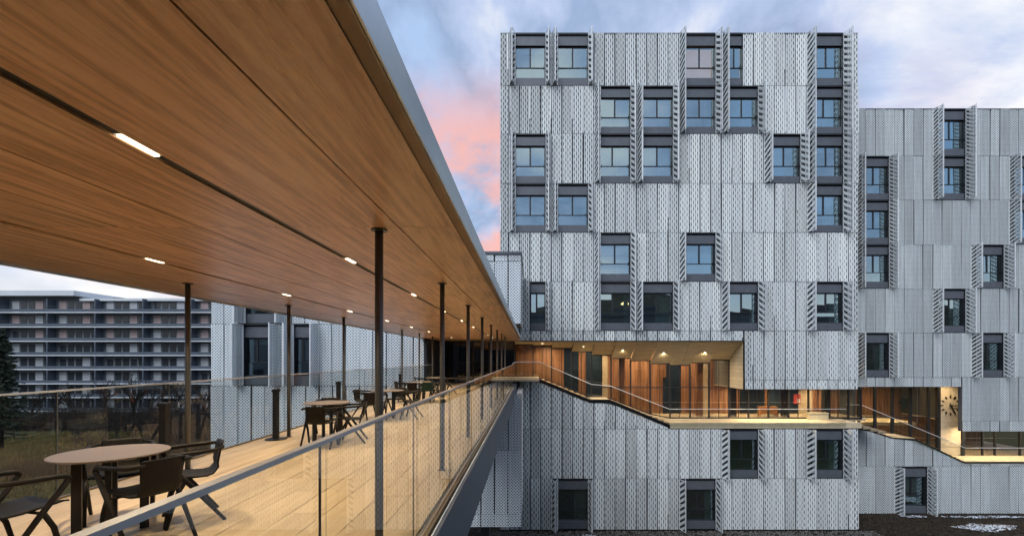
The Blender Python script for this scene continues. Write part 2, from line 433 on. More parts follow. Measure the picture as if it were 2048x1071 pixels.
def window(b, xl, xr, Y, z0, z1, mat, left=True, right=True, mull=0.5, curtain=0.0, cmat='curtain'):
    """window with grey head and sill sheets, a divided upper light and a fixed lower light"""
    h = z1 - z0; d = 0.26
    fr = MB()
    fr.box(xl - .03, xl + .03, Y + .02, Y + d + .08, z0, z1); fr.box(xr - .03, xr + .03, Y + .02, Y + d + .08, z0, z1)
    fr.box(xl + .03, xr - .03, Y - .03, Y + d + .08, z1 - .07, z1); fr.box(xl + .03, xr - .03, Y + .01, Y + d + .08, z0, z0 + .05)
    zs, zt, zh = z0 + .165 * h, z0 + .375 * h, z0 + .765 * h
    for z, t in ((zs, .04), (zt, .05), (zh, .07)): fr.box(xl + .03, xr - .03, Y + d - .04, Y + d + .05, z - t / 2, z + t / 2)
    xm = xl + (xr - xl) * mull
    fr.box(xm - .055, xm + .055, Y + d - .03, Y + d + .05, zt + .025, zh - .035)
    for x in (xl + .03, xr - .07): fr.box(x, x + .04, Y + d - .035, Y + d + .05, zs + .02, zh - .035)
    w = fr.build('window', 'frame', b)
    m = MB(); m.box(xl + .03, xr - .03, Y + .10, Y + .14, zh + .05, z1 - .16); m.box(xl + .03, xr - .03, Y + d, Y + d + .04, z1 - .16, z1 - .07); m.build('head_sheet', 'grey', w)
    m = MB(); m.box(xl + .03, xr - .03, Y + .06, Y + .10, z0 + .05, zs - .02); m.box(xl + .03, xr - .03, Y + .10, Y + d, zs - .05, zs - .02); m.build('sill_sheet', 'grey', w)
    for x0, x1, a, c in ((xl + .07, xm - .055, zt + .025, zh - .035), (xm + .055, xr - .07, zt + .025, zh - .035), (xl + .07, xr - .07, zs + .02, zt - .025)):
        t = random.uniform(-.012, .012); y = Y + d + .005
        m = MB(); cx, cz = (x0 + x1) / 2, (a + c) / 2
        m.box(x0 - cx, x1 - cx, 0, .012, a - cz, c - cz)
        m.build('pane', 'wglass', w, (cx, y, cz), (t, 0, random.uniform(-.012, .012)))
    for x in (xl + .10, xr - .13):
        m = MB(); m.box(x, x + .03, Y + d - .07, Y + d - .04, zt - .10, zt + .13); m.build('catch', 'black', w)
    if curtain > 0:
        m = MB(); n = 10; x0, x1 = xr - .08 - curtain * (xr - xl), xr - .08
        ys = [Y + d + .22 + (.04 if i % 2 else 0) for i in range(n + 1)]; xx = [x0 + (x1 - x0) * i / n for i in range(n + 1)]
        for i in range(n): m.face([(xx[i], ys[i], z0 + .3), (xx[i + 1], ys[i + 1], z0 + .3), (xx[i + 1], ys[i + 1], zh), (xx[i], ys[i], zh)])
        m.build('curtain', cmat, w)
    if random.random() < .3:
        bz = random.choice((.25, .5, .9)); m = MB(); m.box(xl + .09, xr - .09, Y + d + .12, Y + d + .14, zh - (zh - zt) * bz, zh); m.build('blind', 'warmwall' if random.random() < .3 else 'white', w)
    if left: bifold(w, xl, -1, Y, z0, z1, mat)
    if right: bifold(w, xr, 1, Y, z0, z1, mat)
    return w

def spans(x0, x1, holes):
    out, x = [], x0
    for a, c in sorted(holes):
        if a > x: out.append((x, a))
        x = max(x, c)
    if x < x1: out.append((x, x1))
    return out

# ================================================================== MAIN BUILDING
YM = 33.3
PM = F / YM                                     # px per metre
mx = lambda u: PX(u, YM)
mz = lambda v: PZ(v, YM)
main = thing('metal_clad_building', 'tall pale expanded-metal clad building with open gallery stair and folding shutters', 'building', (0, 0, 0))
J = [66, 172, 268, 367, 465, 563, 661, 757, 857, 956, 1058]
bay = lambda k: 1018 + 85 * k
cols = [1000, 1018] + [1018 + 21.25 * i for i in range(1, 33)] + [1717]
WIN = {0: [0, 1, 4, 5, 7], 1: [2, 3, 4, 5, 7], 2: [0, 2, 3, 6, 7], 3: [0, 1, 7], 4: [2, 4], 5: [0, 2, 3, 5, 7], 8: [5, 7], 9: [1, 4]}
YW = YM + 0.14                                   # face of the backing wall
for r in list(range(0, 6)) + [8, 9]:
    z1, z0 = mz(J[r]), mz(J[r + 1])
    ks = WIN.get(r, []); holes = []
    for k in ks:
        g0 = bay(k)
        xl, xr = mx(g0 + 12), mx(g0 + 73)
        L = Rr = True; skip = (g0, g0 + 85)
        if (r, k) == (0, 5): xr = mx(g0 + 42.5); Rr = False; skip = (g0, g0 + 42.5)
        if (r, k) == (5, 0): xl = mx(g0 + 42.5); L = False; skip = (g0 + 42.5, g0 + 85)
        window(main, xl, xr, YM, z0, z1, 'perf_main', L, Rr, 0.5 if random.random() < .8 else .42, .9 if (r, k) == (0, 4) else random.choice([0, .3, .25, .4, .15, .5]), 'glow_curtain' if (r, k) == (0, 4) else 'curtain')
        holes.append((xl, xr)); 
        ks_skip = skip
        if r not in globals().setdefault('SKIP', {}): SKIP[r] = []
        SKIP[r].append(skip)
    for a, c in zip(cols, cols[1:]):
        if any(a > s0 - 3 and c < s1 + 3 for s0, s1 in SKIP.get(r, [])): continue
        add_panel(main, mx(a), mx(c), YM, z0, z1, 'perf_main')
    for a, c in spans(mx(1000), mx(1717), holes): MB().box(a + .002, c - .002, YW, YW + .25, z0 + .002, z1 - .002).build('wall', 'wall', main)
    s = MB(); s.box(mx(1001), mx(1716), YW + .26, YM + 4.0, z0 - .12, z0 + .12); s.build('floor_slab', 'room', main)
s = MB(); s.box(mx(1001), mx(1716), YM - .02, YM + 12, mz(66) - .10, mz(66)); s.build('roof', 'grey', main)
MB().box(mx(1001), mx(1716), YM + 4.0, YM + 4.2, mz(661), mz(66) - .1).build('corridor_wall', 'room', main)
MB().box(mx(1001), mx(1716), YM + 4.0, YM + 4.2, 0, mz(857) - .3).build('corridor_wall', 'room', main)
for k in range(1, 8):
    s = MB(); x = mx(bay(k)); s.box(x - .08, x + .08, YW + .26, YM + 4.0, mz(661), mz(66) - .1); s.build('partition', 'room', main)
MB().box(mx(1000), mx(1000) + .25, YW + .01, YM + 12, 0, mz(66) - .1).build('side_wall', 'wall', main)
MB().box(mx(1717) - .25, mx(1717), YW + .27, YM + 12, 0, CZ - 4.95).build('side_wall', 'wall', main)
MB().box(mx(1717) - .25, mx(1717), YW + .27, YM + 12, mz(778) + .08, mz(66) - .1).build('side_wall', 'wall', main)

# gallery: opening between the upper storeys and the lower cladding
ZT = mz(681)                                     # head of the opening
ZB = mz(778)                                     # underside of the solid block
XE = mx(1489)                                    # left face of the block
for a, c in zip(cols, cols[1:]):
    if c < 1040: continue
    if c < 1492: add_panel(main, mx(a), mx(c), YM, ZT, mz(661), 'perf_main')
    else:
        a2 = max(a, 1489)
        add_panel(main, mx(a2), mx(c), YM, mz(759), mz(661), 'perf_main'); add_panel(main, mx(a2), mx(c), YM, ZB, mz(759), 'perf_main')
MB().box(mx(1001), XE - .01, YW, YW + .25, ZT + .01, mz(661) - .004).build('wall', 'wall', main)
MB().box(XE, mx(1716), YW, YW + .25, ZB + .01, mz(661) - .004).build('wall', 'wall', main)
MB().box(XE - .06, XE, YM - .03, YM + .1, ZB, ZT).build('opening_trim', 'black', main)
MB().box(mx(1030), XE, YM - .03, YM + .1, ZT - .05, ZT).build('opening_trim', 'black', main)

def zf(x):            # gallery floor level (above ground)
    pts = [(-9, -1.40), (.6, -1.40), (4.38, -2.95), (5.67, -2.95), (9.8, -4.55), (99, -4.55)]
    for (a, p), (c, q) in zip(pts, pts[1:]):
        if a <= x <= c: return CZ + p + (q - p) * (x - a) / (c - a)
def zclad(x):         # upper edge of the cladding below the gallery
    pts = [(-9, -1.62), (.45, -1.62), (4.2, -3.16), (5.6, -3.16), (9.8, -4.92), (99, -4.92)]
    for (a, p), (c, q) in zip(pts, pts[1:]):
        if a <= x <= c: return CZ + p + (q - p) * (x - a) / (c - a)
zj = mz(857)
for a, c in zip(cols, cols[1:]):
    if c < 1040: continue
    x0, x1 = mx(a), mx(c)
    if zclad((x0 + x1) / 2) - zj > .12:
        add_panel(main, x0, x1, YM, zj, 0, 'perf_main', zclad(x0), max(zclad(x1), zj + .06)) if True else None
s = MB(); n = 40; xa, xb = mx(1001), mx(1345)
for i in range(n):
    p, q = xa + (xb - xa) * i / n, xa + (xb - xa) * (i + 1) / n
    t0, t1 = max(zclad(p) - .02, zj + .003), max(zclad(q) - .02, zj + .003)
    s.solid([(p, YW, zj + .002), (q, YW, zj + .002), (q, YW + .25, zj + .002), (p, YW + .25, zj + .002)], [(p, YW, t0), (q, YW, t1), (q, YW + .25, t1), (p, YW + .25, t0)])
s.build('wall', 'wall', main)
s = MB()
pts = [-2.0, .45, 4.2, 5.6, 9.8]
for p, q in zip(pts, pts[1:]):
    s.solid([(p, YM - .06, zclad(p) + .004), (q, YM - .06, zclad(q) + .004), (q, YM + .16, zclad(q) + .004), (p, YM + .16, zclad(p) + .004)],
            [(p, YM - .06, zclad(p) + .24), (q, YM - .06, zclad(q) + .24), (q, YM + .16, zclad(q) + .24), (p, YM + .16, zclad(p) + .24)])
s.build('stringer', 'black', main)
s = MB(); s.box(9.8, mx(1722), YM - .06, YM + .16, CZ - 4.92, CZ - 4.60); s.build('gallery_edge', 'tan', main)
# steps
def flight(b, x0, x1, z0, z1, n, y0, y1, mat='tread'):
    for i in range(n):
        a, c = x0 + (x1 - x0) * i / n, x0 + (x1 - x0) * (i + 1) / n
        z = z0 + (z1 - z0) * (i + 1) / n
        m = MB(); m.box(a, c + .03, y0, y1, z - .16, z); m.build('step', mat, b)
YG = 35.7
flight(main, .6, 4.38, CZ - 1.40, CZ - 2.95, 9, YM + .17, YG)
flight(main, 5.67, 9.8, CZ - 2.95, CZ - 4.55, 10, YM + .17, YG)
s = MB(); s.box(4.41, 5.67, YM - .04, YG, CZ - 3.08, CZ - 2.95); s.build('stair_landing', 'tan', main)
s = MB(); s.box(9.83, mx(1722), YM - .05, YG - .05, CZ - 4.594, CZ - 4.55); s.build('gallery_floor', 'tan', main)
s = MB(); s.box(-1.6, .6, 30.45, YG, CZ - 1.50, CZ - 1.40); s.build('landing_floor', 'tan', main)
# glazed wall of the gallery
gp = [1031, 1066, 1103, 1143, 1183, 1222, 1261, 1300, 1340, 1380, 1418, 1458, 1497, 1537, 1577, 1617, 1657, 1697, 1722]
gt = [688, 690, 695, 702, 709, 715, 720, 726, 729, 724, 718]
GX = [PX(u, YG) for u in gp]
GT = [PZ(v, YG) for v in gt] + [ZB] * 10
gw = MB()
ZTR = PZ(774, YG)
for i, x in enumerate(GX):
    top = max(GT[max(i - 1, 0)], GT[min(i, len(GX) - 2)])
    gw.box(x - .045, x + .045, YG - .06, YG + .10, zf(x) - .05, top)
for i in range(len(GX) - 1):
    a, c = GX[i] + .045, GX[i + 1] - .045
    if i not in (0, 9, 17): gw.box((a + c) / 2 - .02, (a + c) / 2 + .02, YG + .035, YG + .09, zf((a + c) / 2) + .05, GT[i] - .07)
    if i < 11: gw.box(a, c, YG - .05, YG + .08, GT[i] - .07, GT[i])
    if ZTR > max(zf(a), zf(c)) + .3 and i < 18: gw.box(a, c, YG - .05, YG + .06, ZTR - .03, ZTR + .03)
    gw.solid([(a, YG - .05, zf(a)), (c, YG - .05, zf(c)), (c, YG + .08, zf(c)), (a, YG + .08, zf(a))], [(a, YG - .05, zf(a) + .08), (c, YG - .05, zf(c) + .08), (c, YG + .08, zf(c) + .08), (a, YG + .08, zf(a) + .08)])
gwo = gw.build('glazed_wall', 'frame', main)
for i in range(len(GX) - 1):
    a, c = GX[i] + .045, GX[i + 1] - .045; y = YG + .01
    za, zb, t = zf(a) + .08, zf(c) + .08, GT[i] - .07
    segs = [(za, zb, ZTR - .03), (ZTR + .03, ZTR + .03, t)] if (ZTR > max(za, zb) + .2 and t > ZTR + .2) else [(za, zb, t)]
    for p, q, tt in segs:
        m = MB(); m.solid([(a, y, p), (c, y, q), (c, y + .02, q), (a, y + .02, p)], [(a, y, tt), (c, y, tt), (c, y + .02, tt), (a, y + .02, tt)])
        m.build('pane', 'gglass', gwo, None, None)
# sloping soffit boards, one strip for each pane
for i in range(11):
    a, c = GX[i], GX[i + 1]
    if i == 0: a = -1.2
    c = min(c, XE - .07); zt = GT[i]
    for q in range(2):
        p0, p1 = a + (c - a) * q / 2 + .006, a + (c - a) * (q + 1) / 2 - .006
        m = MB(); m.solid([(p0, YM + .105, ZT - .045), (p1, YM + .105, ZT - .045), (p1, YG - .07, zt), (p0, YG - .07, zt)], [(p0, YM + .105, ZT), (p1, YM + .105, ZT), (p1, YG - .07, zt + .05), (p0, YG - .07, zt + .05)])
        m.build('soffit_board', 'pale', main)
s = MB()
nb = 12; zlo, zhi = ZB, ZT
for i in range(nb):
    p, q = zlo + (zhi - zlo) * i / nb, zlo + (zhi - zlo) * (i + 1) / nb - .012
    m = MB(); m.box(XE - .055, XE - .02, YM + .11, YG + .2, p, q); m.build('end_wall_board', 'pale', main)
s = MB(); s.box(XE - .02, mx(1716), YM + .4, YG + 3, ZB - .002, ZB + .06); s.build('lower_soffit', 'pale', main)
s = MB(); s.box(XE - .019, XE + .2, YM + .12, YG + 3, ZB + .07, ZT); s.build('end_wall', 'wall', main)
# rooms behind the gallery glass
YB = 39.0
bw = GX[0]
i = 0
x = -2.0
while x < 25.0:
    m = MB(); m.box(x, x + 1.18, YB, YB + .05, CZ - 4.6, CZ + 1.2); m.build('wall_panel', ('wwall', 'wwall', 'blue', 'wwall', 'wwall', 'warmwall', 'wwall')[int(x / 1.2 + 4) * 5 % 7], main); x += 1.2
s = MB(); s.box(-2.0, mx(1716), YB + .06, YB + .3, CZ - 5, CZ + 2); s.build('wall', 'wall', main)
s = MB(); s.box(-2.0, 25.3, YG + .12, YB, CZ - 4.75, CZ - 4.55); s.build('hall_floor', 'tan', main)
s = MB(); s.box(-2.0, XE, YG + .12, YB, CZ + 1.22, CZ + 1.4); s.build('hall_ceiling', 'pale', main)
for x, w, z1 in ((4.6, 1.3, 1.2), (10.9, .8, -1.6), (17.2, 2.0, -2.3), (21.0, .9, -2.3)):
    m = MB(); m.box(x, x + w, YB - .12, YB - .02, CZ - 4.55, CZ + z1); m.build('dark_doorway', 'blue', main)
for x in (6.9, 13.0, 15.6, 19.7, 22.9):
    m = MB(); m.box(x, x + .45, YG + 1.2, YG + 1.65, CZ - 4.55, CZ + (1.2 if x < 15 else -2.3)); m.build('hall_column', 'wwall' if x < 15 else 'frame', main)

def downlight(x, y, z, w, label, group, r=.06, size=.1):
    t = thing('downlight', label, 'lamp', (x, y, z), 0, group)
    m = MB(); m.lathe([(r * 1.35, 0), (r * 1.35, .03), (r, .03)], 16); m.build('ring', 'alu', t, (0, 0, -.005))
    m = MB(); m.lathe([(r, -.012), (r * .9, -.002)], 16); m.build('lens', 'spot', t)
    area('beam', (0, 0, -.03), size, size, w, parent=t)
for i, u in enumerate((1085, 1167, 1246, 1328, 1410)):
    k_ = max(j for j in range(len(gp)) if gp[j] <= u)
    yy = YM + 1.2; x = (u - VX) * yy / F; fz = ZT - .045 + (GT[k_] - ZT + .045) * (yy - YM - .105) / (YG - .07 - YM - .105)
    downlight(x, yy, fz, 46, 'small round lamp in the sloping wood soffit, %s from the terrace' % ['first', 'second', 'third', 'fourth', 'fifth'][i], 'soffit lamps of the gallery stair')
for x in (15.9, 18.0, 20.1):
    downlight(x, YM + 1.1, ZB - .03, 80, 'small round lit lamp under the clad block above the lower gallery', 'lamps over the lower gallery', .08, .2)
for i, (x, z, w) in enumerate(((1.5, 1.18, 150), (5.2, 1.18, 165), (9.0, 1.18, 190), (13.0, 1.18, 190))):
    t = thing('ceiling_panel_lamp', 'square lit ceiling lamp in the tall hall behind the gallery stair', 'lamp', (x, 37.4, CZ + z), 0, 'hall ceiling lamps')
    m = MB(); m.box(-.3, .3, -.3, .3, 0, .03); m.build('housing', 'alu', t); m = MB(); m.box(-.26, .26, -.26, .26, -.01, .0); m.build('diffuser', 'lamp', t)
    area('beam', (0, 0, -.03), .5, .5, w, parent=t)
for x in (16.4, 20.0, 23.0):
    t = thing('ceiling_panel_lamp', 'square lit ceiling lamp in the low room beside the lower gallery', 'lamp', (x, 37.6, ZB - .04), 0, 'low room ceiling lamps')
    m = MB(); m.box(-.3, .3, -.3, .3, 0, .03); m.build('housing', 'alu', t); m = MB(); m.box(-.26, .26, -.26, .26, -.01, .0); m.build('diffuser', 'lamp', t)
    area('beam', (0, 0, -.03), .5, .5, 90, parent=t)

# ------------------------------------------------------------------ glass balustrades
def balustrade(label, path, h, panes, mat='rod', r=.022, top=True, gz=.06):
    """glass guard along a 3-D path; a slim rail on top"""
    t = thing('glass_balustrade', label, 'railing', path[0])
    o = Vector(path[0]); P = [Vector(p) - o for p in path]
    m = MB(); m.tube([p + Vector((0, 0, h)) for p in P], r, 8); m.build('handrail', mat, t)
    for p, q in zip(P, P[1:]):
        n = max(1, round((q - p).length / panes))
        for i in range(n):
            a, c = p.lerp(q, i / n), p.lerp(q, (i + 1) / n)
            d = (c - a).normalized() * .008; a = a + d; c = c - d
            nv = Vector((-(c - a).y, (c - a).x, 0)).normalized() * .012
            m = MB(); m.solid([a + Vector((0, 0, -gz)), c + Vector((0, 0, -gz)), c + nv + Vector((0, 0, -gz)), a + nv + Vector((0, 0, -gz))],
                              [a + Vector((0, 0, h - .02)), c + Vector((0, 0, h - .02)), c + nv + Vector((0, 0, h - .02)), a + nv + Vector((0, 0, h - .02))])
            m.build('glass_pane', 'rglass', t)
    return t
yb = YM - .09
balustrade('clear glass balustrade with pale rail stepping down the gallery stair of the tall building',
           [(.62, yb, CZ - 1.40), (4.3, yb, CZ - 2.97), (5.65, yb, CZ - 2.97 - .12), (9.75, yb, CZ - 4.70), (22.1, yb, CZ - 4.70)], 1.12, 2.0, gz=.14)
balustrade('clear glass balustrade with pale rail round the small landing at the end of the terrace',
           [(-.95, 26.1, CZ - 1.45), (-.95, 30.5, CZ - 1.42), (.58, 30.5, CZ - 1.42), (.60, YM - .12, CZ - 1.42)], 1.14, 1.6, gz=.05)

# ================================================================== RIGHT BUILDING
YR = 37.0
rx = lambda u: PX(u, YR)
rz = lambda v: PZ(v, YR)
rb = thing('metal_clad_building', 'lower pale metal-clad building with clock and stair gallery behind the tall one', 'building')
JR = [217, 312, 400, 489, 577, 665, 754, 842, 932, 1027]
rc = [1713 + 19.1 * i for i in range(0, 26)]
RW = {0: [2], 1: [0, 2, 4], 2: [0, 4], 3: [0, 3], 4: [2], 5: [0, 3], 8: [1]}
XC = rx(1925)                                    # right end of the tall opening
YRW = YR + .14
def zfr(x):
    pts = [(20, -5.35), (25.9, -5.35), (28.15, -6.12), (30.0, -6.25), (33.84, -8.05), (99, -8.05)]
    for (a, p), (c, q) in zip(pts, pts[1:]):
        if a <= x <= c: return CZ + p + (q - p) * (x - a) / (c - a)
for r in range(9):
    z1, z0 = rz(JR[r]), rz(JR[r + 1])
    holes, skip = [], []
    for k in RW.get(r, []):
        g0 = 1713 + 76.4 * k
        xl, xr = rx(g0 + 10), rx(g0 + 65); skip.append((g0, g0 + 76.4)); holes.append((xl, xr))
        window(rb, xl, xr, YR, z0, z1, 'perf_right', True, True, .5, random.choice([.35, .5, .3, .4]))
    if r == 6:
        for a, c in zip(rc, rc[1:]):
            if c < 1930: add_panel(rb, rx(a), rx(c), YR, rz(773), z1, 'perf_right')
            else: add_panel(rb, max(rx(a), XC), rx(c), YR, z0, z1, 'perf_right'); add_panel(rb, max(rx(a), XC), rx(c), YR, rz(862), z0, 'perf_right')
        s = MB(); s.box(rx(1713), XC - .01, YRW, YRW + .25, rz(773) + .01, z1); s.box(XC, rx(2190), YRW, YRW + .25, rz(862) + .01, z1); s.build('wall', 'wall', rb)
        continue
    if r == 7:
        zl_ = rz(932)
        for a, c in zip(rc, rc[1:]):
            x0, x1 = rx(a), rx(c)
            t0, t1 = zfr(x0) - .16, zfr(x1) - .16
            if (t0 + t1) / 2 - zl_ > .1: add_panel(rb, x0, x1, YR, zl_, 0, 'perf_right', t0, max(t1, zl_ + .05))
        s = MB()
        for a, c in zip(rc, rc[1:]):
            x0, x1 = rx(a), rx(c); t0, t1 = max(zfr(x0) - .2, zl_ + .004), max(zfr(x1) - .2, zl_ + .004)
            s.solid([(x0, YRW, zl_), (x1, YRW, zl_), (x1, YRW + .25, zl_), (x0, YRW + .25, zl_)], [(x0, YRW, t0), (x1, YRW, t1), (x1, YRW + .25, t1), (x0, YRW + .25, t0)])
        s.build('wall', 'wall', rb)
        continue
    for a, c in zip(rc, rc[1:]):
        if any(a > s0 - 3 and c < s1 + 3 for s0, s1 in skip): continue
        add_panel(rb, rx(a), rx(c), YR, z0, z1, 'perf_right')
    for a, c in spans(rx(1713), rx(2190), holes): MB().box(a + .002, c - .002, YRW, YRW + .25, z0 + .002, z1 - .002).build('wall', 'wall', rb)
    s = MB(); s.box(rx(1714), rx(2189), YRW + .26, YR + 4, z0 - .12, z0 + .12); s.build('floor_slab', 'room', rb)
s = MB(); s.box(rx(1713), rx(2190), YR - .02, YR + 12, rz(217) - .08, rz(217)); s.build('roof', 'grey', rb)
MB().box(rx(1714), rx(2189), YR + 4, YR + 4.2, rz(754) + .2, rz(217) - .1).build('corridor_wall', 'room', rb)
MB().box(rx(1714), rx(2189), YR + 4, YR + 4.2, 0, rz(932) - .3).build('corridor_wall', 'room', rb)
s = MB(); s.box(rx(1713), rx(1713) + .2, YRW + .27, YR + 12, 0, rz(754)); s.build('side_wall', 'wall', rb)
YRG = 39.2
flight(rb, mx(1722), 25.9, CZ - 4.55, CZ - 5.35, 5, 34.6, YRG - 1.2)
flight(rb, 25.9, 28.15, CZ - 5.35, CZ - 6.12, 5, YR + .02, YRG)
s = MB(); s.box(28.18, 30.0, YR + .02, YRG, CZ - 6.38, CZ - 6.25); s.build('stair_landing', 'tan', rb)
flight(rb, 30.0, 33.84, CZ - 6.25, CZ - 8.05, 11, YR + .02, YRG)
s = MB(); s.box(33.87, rx(2190), YR - .03, YRG - .05, CZ - 8.25, CZ - 8.05); s.build('gallery_floor', 'tan', rb)
s = MB(); pts = [25.5, 25.9, 28.15, 30.0, 33.84, rx(2190)]
for p, q in zip(pts, pts[1:]):
    A, B_ = zfr(p) - .15, zfr(q) - .15
    s.solid([(p, YR - .05, A), (q, YR - .05, B_), (q, YR + .015, B_), (p, YR + .015, A)], [(p, YR - .05, A + .10), (q, YR - .05, B_ + .10), (q, YR + .015, B_ + .10), (p, YR + .015, A + .10)])
s.build('stringer', 'frame', rb)
rg = [PX(u, YRG) for u in (1718, 1750, 1785, 1821, 1857, 1877)]
rgr = [PX(u, YRG) for u in (1928, 1965, 1990, 2040, 2090, 2140, 2190)]
gw = MB(); ztop = rz(773) + .25; zt2 = PZ(833, YRG)
for x in rg: gw.box(x - .09, x + .09, YRG - .06, YRG + .12, zfr(x), ztop)
for x in rgr: gw.box(x - .05, x + .05, YRG - .06, YRG + .12, CZ - 8.05, rz(862) + .3)
for a, c in zip(rg, rg[1:]): gw.box(a + .09, c - .09, YRG - .05, YRG + .06, zt2 - .035, zt2 + .035)
for a, c in zip(rgr, rgr[1:]): gw.box(a + .05, c - .05, YRG - .05, YRG + .06, PZ(895, YRG) - .03, PZ(895, YRG) + .03)
gro = gw.build('glazed_wall', 'frame', rb)
for a, c in zip(rg, rg[1:]):
    a += .09; c -= .09; y = YRG
    for (p, q, t) in ((zfr(a), zfr(c), zt2 - .035), (zt2 + .035, zt2 + .035, ztop)):
        m = MB(); m.solid([(a, y, p), (c, y, q), (c, y + .02, q), (a, y + .02, p)], [(a, y, t), (c, y, t), (c, y + .02, t), (a, y + .02, t)]); m.build('pane', 'gglass', gro)
for a, c in zip(rgr, rgr[1:]):
    a += .05; c -= .05; zz = PZ(895, YRG)
    for p, t in ((CZ - 8.05, zz - .03), (zz + .03, rz(862) + .3)):
        m = MB(); m.box(a, c, YRG, YRG + .02, p, t); m.build('pane', 'gglass', gro)
# clock wall of pale blocks
x0, x1 = PX(1879, YRG), PX(1921, YRG); z0, z1 = CZ - 7.3, ztop
nr = 22
for i in range(nr):
    za, zb = z0 + (z1 - z0) * i / nr, z0 + (z1 - z0) * (i + 1) / nr - .012
    off = .0 if i % 2 else .45
    xs = [x0] + [x0 + off + .9 * k for k in range(0, 3) if x0 + .05 < x0 + off + .9 * k < x1 - .05] + [x1]
    for a, c in zip(xs, xs[1:]):
        m = MB(); m.box(a + .006, c - .006, YRG - .03, YRG + .2, za, zb); m.build('block', 'warmwall', rb)
s = MB(); s.box(x0, x1, YRG + .01, YRG + .16, CZ - 8.05, z1); s.build('block_joint', 'tan', rb)
MB().box(x1 + .02, x1 + .2, YRG - .15, YRG + .2, CZ - 8.05, ztop).build('post', 'frame', rb)
MB().box(x0 - .2, x0 - .02, YRG - .15, YRG + .2, CZ - 8.05, ztop).build('post', 'frame', rb)
MB().box(25.5, 35.75, YR + .4, 45.8, rz(773) + .27, rz(773) + .4).build('hall_ceiling', 'pale', rb)
MB().box(35.8, rx(2190), YR + .4, 45.8, rz(862) + .31, rz(862) + .45).build('hall_ceiling', 'pale', rb)
MB().box(35.76, 35.95, YR + .4, 45.8, rz(862) + .46, rz(773) + .26).build('hall_wall', 'wall', rb)
x = 25.5
while x < rx(2150):
    m = MB(); m.box(x, x + 1.48, 45.8, 45.85, CZ - 8.05, CZ - 2); m.build('wall_panel', 'wwall', rb); x += 1.5
s = MB(); s.box(25.5, rx(2190), YRG + .14, 46, CZ - 8.2, CZ - 8.06); s.build('hall_floor', 'tan', rb)
s = MB(); s.box(25.5, 33.0, YRG + 1.4, 45.7, CZ - 5.75, CZ - 5.5); s.build('mezzanine', 'pale', rb)
for i, (x, z, w) in enumerate(((28.0, rz(773) + .22, 170), (31.5, rz(773) + .22, 180))):
    t = thing('ceiling_panel_lamp', 'square lit ceiling lamp in the hall beside the wall clock', 'lamp', (x, 41.5, z), 0, 'clock hall ceiling lamps')
    m = MB(); m.box(-.3, .3, -.3, .3, 0, .03); m.build('housing', 'alu', t); m = MB(); m.box(-.26, .26, -.26, .26, -.01, 0); m.build('diffuser', 'lamp', t)
    area('beam', (0, 0, -.03), .5, .5, w, parent=t)
downlight(34.1, YR + 1.2, rz(773) + .22, 45, 'small round lit lamp above the stair by the wall clock', 'lamps over the clock stair', .08, .2)
downlight(29.0, YR + 1.0, rz(773) + .22, 30, 'small round lit lamp above the stair by the wall clock', 'lamps over the clock stair', .08, .2)
for x in (35.4, 37.6, 40):
    downlight(x, YR + 1.1, rz(862) + .27, 80, 'small round lit lamp over the bottom gallery right of the clock', 'lamps over the bottom gallery', .08, .2)
yb = YR - .07
balustrade('clear glass balustrade with pale rail down the stair below the wall clock',
           [(24.3, yb - .4, CZ - 4.70), (25.75, yb, CZ - 4.75), (33.86, yb, CZ - 8.10), (rx(2150), yb, CZ - 8.10)], 1.10, 2.0, gz=.1)
# clock
ck = thing('wall_clock', 'faceless round clock of dark bar markers on the pale block wall', 'clock', (PX(1900, YRG), YRG - .035, PZ(810, YRG)))
def bar(name, ang, r0, r1, w, par, y=0.0):
    s_, c_ = math.sin(ang), math.cos(ang); m = MB()
    p = [(s_ * r0 - c_ * w, c_ * r0 + s_ * w), (s_ * r1 - c_ * w, c_ * r1 + s_ * w), (s_ * r1 + c_ * w, c_ * r1 - s_ * w), (s_ * r0 + c_ * w, c_ * r0 - s_ * w)]
    m.solid([(a, y - .03, b) for a, b in p], [(a, y, b) for a, b in p]); m.build(name, 'black', par)
for h in range(12): bar('hour_marker', R(30 * h), .60, .82, .055, ck)
bar('hour_hand', R(152), -.16, .58, .045, ck, -.04); bar('minute_hand', R(93), -.16, .78, .035, ck, -.08)
m = MB(); m.tube([(0, -.12, 0), (0, 0, 0)], .05, 12); m.build('hub', 'black', ck)
# things in the lit rooms
t = thing('wall_screen', 'wide dark blue screen on the hall wall beside the clock', 'screen', (PX(1812, 45.0), 44.6, PZ(806, 44.6)))
m = MB(); m.box(-.85, .85, -.06, 0, -.5, .5); m.build('bezel', 'black', t); m = MB(); m.box(-.8, .8, -.07, -.06, -.45, .45); m.build('display', 'blue', t)
m = MB(); m.box(-.1, .1, 0, 1.2, -.1, .1); m.build('bracket', 'black', t)
t = thing('reception_desk', 'pale orange wooden desk in the low lit room', 'desk', (18.6, 37.2, CZ - 4.55))
m = MB(); m.box(-.7, .7, -.3, .3, .70, .75); m.build('desk_top', 'orange', t)
for x in (-.66, .62):
    m = MB(); m.box(x, x + .04, -.28, .28, 0, .70); m.build('leg', 'orange', t)
m = MB(); m.box(-.62, .62, -.26, -.24, .2, .70); m.build('front_panel', 'orange', t)
t = thing('notice_board', 'small red and white notice board on the low room wall', 'board', (PX(1594, 38.8), 38.8, PZ(797, 38.8)))
m = MB(); m.box(-.28, .28, -.04, 0, -.4, .4); m.build('board', 'red', t); m = MB(); m.box(-.02, .24, -.05, -.04, -.3, .0); m.build('sheet', 'white', t)
t = thing('planter_box', 'pale box bench standing at the end of the lower gallery', 'bench', (21.3, 35.2, CZ - 4.55))
